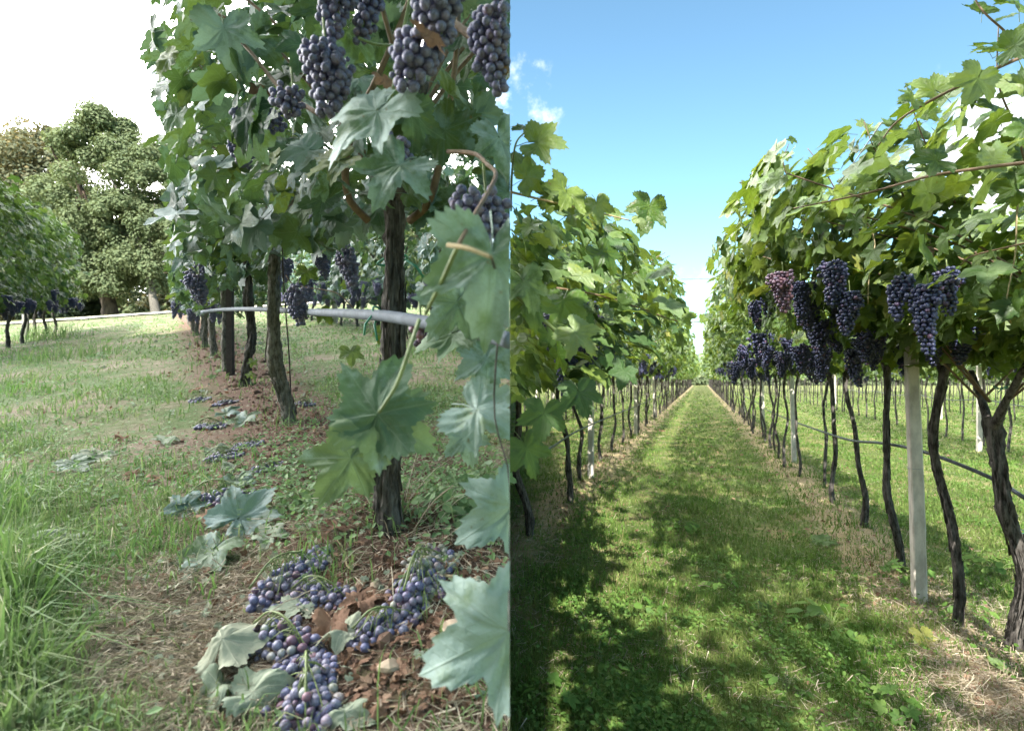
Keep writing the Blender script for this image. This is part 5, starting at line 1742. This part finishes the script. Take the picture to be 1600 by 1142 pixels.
# sunny path --------------------------------------------------------------
def dens_r(P):
    t1 = np.abs(lat(P, RROW0, RN)); t2 = np.abs(lat(P, QROW0, RN))
    nz = 0.5 + 0.3 * wob(P[:, 0], P[:, 1], 2.6, 7) + 0.2 * wob(P[:, 0], P[:, 1], 8.0, 4)
    tt = np.minimum(t1, t2) + 0.25 * (nz - 0.5)
    d = np.clip((tt - 0.12 + 0.22 * wob(P[:, 0], P[:, 1], 2.0, 3)) / 0.45, 0.34, 1)
    px, py = proj(np.column_stack([P, np.zeros(len(P))]))
    bare = np.exp(-(((px - 1540) / 150) ** 2 + ((py - 1090) / 110) ** 2))
    tq = lat(P, QROW0, RN) + 0.08 * wob(P[:, 0], P[:, 1], 1.1, 2)
    rut = np.maximum(np.exp(-((tq - 0.92) / 0.16) ** 2), np.exp(-((tq - 2.05) / 0.16) ** 2))
    return np.clip(d * (0.4 + 0.8 * nz) * (1 - 0.9 * bare) * (1 - 0.5 * rut), 0, 1), nz, tt, bare


P, r_ = view_samples(230000, 2.0, 60, 0.0005, 1.22, 41, 0.62)
d, nz, tt, bare = dens_r(P)
k = r_.uniform(0, 1, len(P)) < d
P, nz = P[k], nz[k]
h = (0.03 + 0.055 * r_.uniform(0, 1, len(P)) * (0.5 + nz))
w = np.maximum(0.0030 * r_.uniform(0.6, 1.7, len(P)), 0.0014 * P[:, 1] * r_.uniform(0.5, 1.5, len(P)))
blades(P, ground_r(P[:, 0], P[:, 1]), h, w, 'grass_sun', 'grass', 'green grass of the sunny path', 'grass', 42, 0.7, 1)
P, r_ = view_samples(120000, 2.0, 40, 0.0005, 1.22, 44, 0.7)
d, nz, tt, bare = dens_r(P)
k = r_.uniform(0, 1, len(P)) < d * np.clip(0.22 + 0.8 * wob(P[:, 0], P[:, 1], 3.2, 9), 0.08, 0.9)
P = P[k]; n = len(P)
spread_tpl(LEAFLET, P, ground_r(P[:, 0], P[:, 1]) + r_.uniform(0.01, 0.075, n), np.array([0, -0.25, 0.9]) + r_.normal(0, 0.4, (n, 3)), r_.normal(0, 1, (n, 3)),
           np.maximum(0.019 * r_.uniform(0.5, 1.7, n), 0.0036 * P[:, 1]), 'weed_sun', 'weeds', 'clover and broad-leaved weeds on the sunny path', 'weeds', 1)
P, r_ = view_samples(90000, 2.0, 22, 0.0005, 1.22, 46, 0.7)
d, nz, tt, bare = dens_r(P)
k = r_.uniform(0, 1, len(P)) < np.clip(0.10 + 0.12 * (wob(P[:, 0], P[:, 1], 1.8, 5) > 0.3) + 0.6 * np.exp(-(tt / 0.40) ** 2) + bare, 0, 1)
P = P[k]; n = len(P)
tip = r_.normal(0, 1, (n, 3)); tip[:, 2] = np.abs(tip[:, 2]) * 0.35
spread_tpl(SLIVER, P, ground_r(P[:, 0], P[:, 1]) + r_.uniform(0.002, 0.02, n), np.array([0, 0, 1.0]) + r_.normal(0, 0.4, (n, 3)), tip, np.maximum(0.06, 0.008 * P[:, 1]) * r_.uniform(0.4, 1.4, n),
           'straw', 'straw', 'dry straw under the sunny rows', 'straw', 1)
P, r_ = view_samples(9000, 2.1, 16, 0.0005, 1.22, 48, 0.7)
d, nz, tt, bare = dens_r(P)
k = r_.uniform(0, 1, len(P)) < np.clip(0.03 + 0.5 * np.exp(-(tt / 0.4) ** 2), 0, 1)
P = P[k]; n = len(P)
spread_tpl(LOW[0], P, ground_r(P[:, 0], P[:, 1]) + 0.012, np.array([0, -0.2, 0.9]) + r_.normal(0, 0.4, (n, 3)), r_.normal(0, 1, (n, 3)), np.maximum(0.022, 0.006 * P[:, 1]) * r_.uniform(0.5, 1.4, n),
           'leaf_brown', 'leaf_litter', 'dead leaf bits under the sunny rows', 'litter', 1)


# pale bits of dead leaf over the shaded lawn
P, r_ = view_samples(9000, 1.0, 14, -1.0, -0.0005, 33, 0.6)
tl_ = lat(P, o0, LN)
cd = 0.05 + 0.30 * np.exp(-(tl_ / 0.9) ** 2) + 0.18 * np.exp(-(lat(P, LROW0, LN) / 0.5) ** 2)
k = r_.uniform(0, 1, len(P)) < cd * np.clip(0.6 + wob(P[:, 0], P[:, 1], 2.2, 4), 0.1, 1)
P = P[k]; n = len(P)
spread_tpl(LOW[1], P, ground_l(P[:, 0], P[:, 1]) + 0.015, np.array([0, -0.3, 0.8]) + r_.normal(0, 0.5, (n, 3)), r_.normal(0, 1, (n, 3)), np.maximum(0.016, 0.006 * P[:, 1]) * r_.uniform(0.4, 1.5, n),
           'leaf_wilted', 'leaf_litter', 'pale bits of wilted leaf over the shaded lawn', 'litter', -1)
# tufts of grass that hide where trunks and posts enter the ground
for side, specs, gf, mt, lab in ((1, [(x, y) for (x, y, _) in r_specs + q_specs if y < 14] + [tuple(gp(px, py))[:2] for (px, py, _, _) in posts_r + posts_q], ground_r, 'grass_sun', 'grass tufts round the trunks of the sunny rows'),
                                 (-1, [(q_[0], q_[1]) for q_ in l_specs[:8]], ground_l, 'grass_shade', 'grass tufts round the trunks of the shaded row')):
    qs, hs = [], []
    for (x, y) in specs:
        m_ = 46
        a_ = r_.uniform(0, 2 * PI, m_); d_ = 0.025 + np.abs(r_.normal(0, 0.09, m_))
        qs.append(np.stack([x + d_ * np.cos(a_), y + d_ * np.sin(a_)], 1)); hs.append(r_.uniform(0.03, 0.13, m_))
    P = np.concatenate(qs); h = np.concatenate(hs)
    ok = P[:, 0] * side > 0.005
    P, h = P[ok], h[ok]
    blades(P, gf(P[:, 0], P[:, 1]), h, np.maximum(0.0035 * r_.uniform(0.6, 1.6, len(P)), 0.0012 * P[:, 1]), mt, 'grass', lab, 'grass', 55 + side, 0.8, side)


def weed_plant(px, py, size_px, label, seed, mat, tpl, nl):
    g = gp(px, py)
    r_ = np.random.default_rng(seed)
    rad = size_px * g.y / F / 2
    root = empty('weed_plant', g, label, 'weed', 'leafy weeds')
    a = r_.uniform(0, 2 * PI, nl); d_ = rad * np.sqrt(r_.uniform(0.02, 1, nl))
    P = np.stack([d_ * np.cos(a), d_ * np.sin(a), rad * r_.uniform(0.15, 1.0, nl) * (1 - 0.4 * (d_ / rad))], 1)
    nor = np.stack([0.5 * np.cos(a), 0.5 * np.sin(a) - 0.2, np.full(nl, 0.8)], 1) + r_.normal(0, 0.25, (nl, 3))
    tip = np.stack([np.cos(a), np.sin(a), np.full(nl, -0.1)], 1) + r_.normal(0, 0.3, (nl, 3))
    R = frames(nor, tip)
    parts = []
    for k in range(nl):
        o = bpy.data.objects.new('leaf', weed_meshes[(mat, tpl)])
        col.objects.link(o); o.parent = root
        sc = rad * r_.uniform(0.3, 0.62)
        M4 = Matrix([[*(R[k][r] * sc), P[k][r]] for r in range(3)] + [[0, 0, 0, 1]])
        o.matrix_basis = M4
        parts.append(tube(spline([(0, 0, -0.01), P[k] * np.array([0.35, 0.35, 0.7]), P[k]], 6), 0.0012, 4, cap=False))
    V, T, _ = cat_meshes(parts)
    obj('stems', mesh('stems', V, T, M['stalk']), root)


weed_meshes = {('weed_sun', 0): mesh('leaf', LEAFLET[0], LEAFLET[1], M['weed_sun'], True, LEAFLET[2]), ('weed_sun', 1): mesh('leaf', MID[1][0], MID[1][1], M['weed_sun'], True, MID[1][2]),
               ('weed_shade', 0): mesh('leaf', LEAFLET[0], LEAFLET[1], M['weed_shade'], True, LEAFLET[2]), ('weed_shade', 1): mesh('leaf', MID[2][0], MID[2][1], M['weed_shade'], True, MID[2][2])}
for k, (px, py, sz, mt, tp, nl, lab) in enumerate([(1425, 905, 70, 'weed_sun', 1, 9, 'bright lobed weed at the foot of the tall pale post'), (1470, 895, 60, 'weed_sun', 0, 22, 'leafy weed between the tall post and the slim trunk'),
                                                   (1300, 985, 90, 'weed_sun', 0, 34, 'large leafy weed near the right edge of the path'), (1120, 915, 50, 'weed_sun', 0, 20, 'light green weed on the middle of the path'),
                                                   (870, 1110, 90, 'weed_sun', 1, 12, 'lobed weed at the bottom border near the left of the path'), (940, 1050, 70, 'weed_sun', 0, 26, 'round-leaved weed low on the path'),
                                                   (1400, 1120, 90, 'weed_sun', 1, 10, 'lobed weed at the bottom border in the dry grass'), (1560, 900, 80, 'weed_sun', 0, 26, 'weed right of the slim trunk'),
                                                   (1510, 960, 60, 'weed_sun', 0, 20, 'low weed beside the sunlit trunk base'), (1000, 955, 60, 'weed_sun', 0, 22, 'weed in the shade on the left of the path'),
                                                   (1060, 830, 50, 'weed_sun', 0, 20, 'weed further up the middle of the path'), (1230, 1080, 70, 'weed_sun', 0, 26, 'weed at the bottom middle of the path'),
                                                   (470, 790, 70, 'weed_shade', 0, 34, 'grey-green weed left of the thick trunk base'), (520, 770, 60, 'weed_shade', 0, 30, 'grey-green weed behind the rust brown leaf'),
                                                   (430, 800, 60, 'weed_shade', 0, 30, 'grey-green weed behind the upper fallen bunch'), (330, 590, 34, 'weed_shade', 1, 8, 'lobed weed near the metal stake'),
                                                   (700, 800, 90, 'weed_shade', 0, 40, 'weed patch right of the thick trunk base'), (760, 760, 80, 'weed_shade', 0, 36, 'weed patch behind the border leaves'),
                                                   (160, 560, 30, 'weed_shade', 0, 26, 'taller weed on the lawn near the meadow')]):
    weed_plant(px, py, sz, lab, 3000 + k, mt, tp, nl)

# ------------------------------------------------------------------ meadow path, trees and hedge behind the shaded terrace
pts = []
for (px, Y) in [(-60, 25.5), (40, 26.5), (100, 27.5), (170, 28.5), (260, 29.5), (340, 30.3), (430, 31.0), (560, 31.6)]:
    x = (px - CX) / F * Y
    pts.append((x, Y, float(ground_l(x, Y))))
C = spline(pts, 50)
tg = np.gradient(C, axis=0); tg[:, 2] = 0; tg /= np.linalg.norm(tg, axis=1)[:, None]
nr = np.stack([-tg[:, 1], tg[:, 0], np.zeros(50)], 1)
rows_ = []
for o_ in (-1.9, -0.6, 0.6, 1.9):
    q = C + nr * o_ * 1.0
    q[:, 2] = ground_l(q[:, 0], q[:, 1]) + 0.06
    rows_.append(q)
V = np.concatenate(rows_); i = np.arange(49)
Q = np.concatenate([np.stack([i + 50 * r, i + 1 + 50 * r, i + 51 + 50 * r, i + 50 + 50 * r], 1) for r in range(3)])
obj('gravel_path', mesh('gravel_path', V, Q, M['gravel']), kind='structure')


def tree(label, base_px, Y, height, crown, trunk_h, r0, mat, seed, nleaf, lsize, group='trees behind the meadow', lean=(0, 0), limbs=6, bmat='bark_tree', gz=None, side=-1):
    """tapered trunk with limbs and a crown of leaf clumps; crown = (half width, bottom fraction)"""
    r_ = np.random.default_rng(seed)
    x = (base_px - CX) / F * Y
    b = np.array([x, Y, float(ground(x, Y)) if gz is None else gz])
    root = empty('tree', b, label, 'tree', group)
    hw, bot = crown
    fork = np.array([lean[0], lean[1], trunk_h])
    parts = [tube(trunk_path((0, 0, -0.3), fork, 0.06 * trunk_h * 0.4, seed, 10), np.linspace(r0 * 1.25, r0 * 0.8, 10), 9, 0.06, seed=seed)]
    clumps = []
    for k in range(limbs):
        a = 2 * PI * k / limbs + r_.uniform(-.4, .4)
        rr = hw * r_.uniform(0.35, 0.75); zz = height * r_.uniform(bot + 0.2, 0.85)
        e = np.array([rr * math.cos(a), rr * math.sin(a), zz]) + fork * np.array([1, 1, 0])
        pth = spline([fork - np.array([0, 0, 0.2]), fork + (e - fork) * 0.4 + np.array([0, 0, 0.08 * height]), e], 10)
        parts.append(tube(pth, np.linspace(r0 * 0.55, r0 * 0.10, 10), 6, 0.08, seed=k))
    V, T, _ = cat_meshes(parts)
    obj('trunk', mesh('trunk', V, T, M[bmat]), root)
    nc = 110
    for k in range(nc):
        f = r_.uniform(0, 1); zz = height * (bot + (1 - bot) * f)
        prof_ = math.sin(PI * min(1, 0.18 + 0.82 * f) ** 1.15) ** 0.6 if f < 0.97 else 0.35
        a = r_.uniform(0, 2 * PI); rr = hw * prof_ * math.sqrt(r_.uniform(0.05, 1)) * 0.85
        clumps.append((rr * math.cos(a) + fork[0], rr * math.sin(a) + fork[1], zz, hw * r_.uniform(0.14, 0.32)))
    cl = np.array(clumps)
    ci = r_.integers(0, nc, nleaf)
    dv = r_.normal(0, 1, (nleaf, 3)); dv /= np.linalg.norm(dv, axis=1)[:, None]
    rad = cl[ci, 3] * r_.uniform(0.35, 1.08, nleaf) ** 0.6
    P = cl[ci, :3] + dv * rad[:, None] * np.array([1, 1, 0.75])
    nor = dv * 0.9 + np.array([0, 0, 0.5]) + r_.normal(0, 0.33, (nleaf, 3))
    W = scatter(TLEAF, frames(nor, r_.normal(0, 1, (nleaf, 3))), P, lsize * r_.uniform(0.6, 1.4, nleaf))
    V = W[0]
    V[:, 0] = np.maximum((V[:, 0] + b[0]) * side, 0.001) * side - b[0]
    obj('crown', mesh('crown', V, W[1], M[mat], False, W[2]), root, kind='stuff')
    return root


tree('tall golden-tinged tree at the left behind the meadow', 55, 46, 17.6, (7.0, 0.05), 3.2, 0.42, 'leaf_gold', 1, 64000, 0.26)
tree('tall pointed dark tree at the left border of the white sky', 8, 50, 19.0, (4.0, 0.1), 3.0, 0.4, 'leaf_tree', 2, 30000, 0.29)
tree('slim pointed tree rising above the golden one', 48, 52, 18.2, (2.4, 0.1), 3.0, 0.3, 'leaf_tree', 11, 9000, 0.32)
tree('dark dense evergreen standing before the golden tree', 92, 40, 9.0, (3.6, 0.10), 1.6, 0.35, 'leaf_dark', 3, 36000, 0.22)
tree('light green spreading walnut tree with a forked dark trunk', 172, 35, 13.0, (3.9, 0.13), 1.9, 0.42, 'leaf_walnut', 4, 70000, 0.17, lean=(-0.3, 0), limbs=8)
tree('light green tree with a pale leaning trunk right of the walnut', 246, 34, 10.4, (3.2, 0.17), 2.4, 0.24, 'leaf_walnut', 5, 52000, 0.16, lean=(-0.6, 0), bmat='bark_pale')
tree('dark tree with a lit trunk behind the evergreen', 112, 41, 10.0, (3.3, 0.14), 2.6, 0.35, 'leaf_dark', 6, 26000, 0.22)
tree('green tree behind the shaded vines', 330, 40, 10.0, (4.2, 0.15), 2.4, 0.3, 'leaf_walnut', 7, 36000, 0.22)
tree('bushy green tree seen below the canopy left of the far post', 455, 42, 8.0, (4.6, 0.06), 1.6, 0.25, 'leaf_walnut', 8, 9000, 0.34)
tree('bushy dark tree seen below the canopy behind the far post', 560, 44, 8.5, (4.6, 0.05), 1.6, 0.25, 'leaf_tree', 9, 9000, 0.34)
tree('green tree behind the second shaded row', 680, 46, 9.0, (4.8, 0.05), 1.6, 0.25, 'leaf_walnut', 10, 9000, 0.34)
# yellowing low hedge in the clearing behind the trees
for k, (px, Y, wdt, hh, mt, lab) in enumerate([(205, 43, 3.6, 1.9, 'leaf_walnut', 'clipped green hedge seen between the tree trunks'), (262, 44, 1.8, 3.4, 'leaf_gold', 'yellow bush glowing behind the leaning trunk'),
                                               (175, 48, 1.6, 3.0, 'leaf_gold', 'yellow bush behind the forked trunk'), (90, 50, 6.0, 3.0, 'leaf_dark', 'dark hedge below the golden tree'),
                                               (380, 47, 6.5, 2.6, 'leaf_tree', 'dark hedge behind the stake and trunks'), (520, 50, 7.0, 2.8, 'leaf_tree', 'dark hedge behind the far grey post')]):
    x = (px - CX) / F * Y
    b = np.array([x, Y, float(ground_l(x, Y))])
    r_ = np.random.default_rng(90 + k)
    n = int(2200 + 500 * wdt)
    P = np.stack([r_.uniform(-wdt, wdt, n), r_.normal(0, 0.7, n), hh * r_.uniform(0, 1, n) ** 0.8], 1)
    P[:, 2] *= 0.85 + 0.15 * np.sin(P[:, 0] * 2.2 + k)
    W = scatter(LEAFLET, frames(np.array([0, -0.6, 0.6]) + r_.normal(0, 0.5, (n, 3)), r_.normal(0, 1, (n, 3))), P, 0.30 * r_.uniform(0.6, 1.4, n))
    hb = empty('hedge', b, lab, 'hedge', 'hedges behind the meadow')
    obj('foliage', mesh('foliage', W[0], W[1], M[mt], False, W[2]), hb, kind='stuff')
    V, T = tube([(0, 0, -0.1), (0.02, 0, hh * 0.4), (0, 0, hh * 0.7)], [0.08, 0.05, 0.02], 6)
    obj('stem', mesh('stem', V, T, M['bark_tree']), hb)

# far wood that closes the view behind the clearing
r_ = np.random.default_rng(77)
n = 70000
xx = r_.uniform(-75, -2, n); yy = r_.uniform(58, 70, n)
hh = 11.0 + np.clip(-xx - 38, 0, 12) * 0.45 + 1.6 * np.sin(xx * 0.35) + 1.3 * np.sin(xx * 0.9 + 1)
P = np.stack([xx, yy, 0.75 + 0.18 * 34 + 0.06 * np.maximum(xx, -60) + hh * r_.uniform(0, 1, n)], 1)
W = scatter(TLEAF, frames(np.array([0, -0.6, 0.6]) + r_.normal(0, 0.4, (n, 3)), r_.normal(0, 1, (n, 3))), P, 0.5 * r_.uniform(0.6, 1.4, n))
obj('far_wood', mesh('far_wood', W[0], W[1], M['leaf_tree'], False, W[2]), kind='stuff', label='far wood behind the clearing and hedges', cat='wood')

# unseen cypresses added behind the viewpoint to block the sun from the terrace
for k in range(12):
    x = -1.1 - 1.05 * k; yb = -6.0
    b = np.array([x, yb, float(ground_l(x, yb))])
    root = empty('added_shade_cypress', b, 'added shade cypress behind the viewpoint, %s from the terrace edge' % ordw(k), 'tree', 'added shade cypresses behind the viewpoint')
    hgt = 19.5 + 0.5 * math.sin(k * 2.1)
    zz = np.linspace(0.25, hgt, 40)
    f = zz / hgt
    rad = 0.60 * np.clip(0.6 + 4 * f, 0, 1) * np.clip((1 - f) / 0.10, 0.02, 1) ** 0.8
    V, T = tube(np.column_stack([np.zeros(40), np.zeros(40), zz]), rad, 20, 0.03, seed=k)
    V[:, 0] = np.minimum(V[:, 0] + x, -0.55) - x  # crowns trimmed on this side so the added shade stays off the path
    obj('crown', mesh('crown', V, T, M['leaf_dark']), root)
    V, T = tube([(0, 0, -0.2), (0, 0, 1.0)], 0.14, 8)
    obj('trunk', mesh('trunk', V, T, M['bark_tree']), root)

# slim unseen tree added behind the viewpoint to throw dappled shade on the path
tr_ = tree('slim loose-leaved tree added behind the viewpoint to shade the path', CX - 1.0 / 5.0 * F, -5.0, 12.5, (0.92, 0.36), 3.5, 0.12, 'leaf_tree', 31, 620, 0.19, group=None, limbs=5, gz=0.0, side=1)

# trees and vines that close the far end of the sunny rows
r_ = np.random.default_rng(79)
n = 30000
xx = r_.uniform(0.5, 160, n); yy = r_.uniform(106, 116, n)
hh = 4.6 + 0.9 * np.sin(xx * 0.45) + 0.6 * np.sin(xx * 1.3 + 1)
P = np.stack([xx, yy, hh * r_.uniform(0, 1, n)], 1)
W = scatter(TLEAF, frames(np.array([0, -0.6, 0.6]) + r_.normal(0, 0.4, (n, 3)), r_.normal(0, 1, (n, 3))), P, 0.8 * r_.uniform(0.6, 1.4, n))
obj('far_wood', mesh('far_wood', W[0], W[1], M['leaf_walnut'], False, W[2]), kind='stuff', label='low green wood closing the far end of the sunny path', cat='wood')
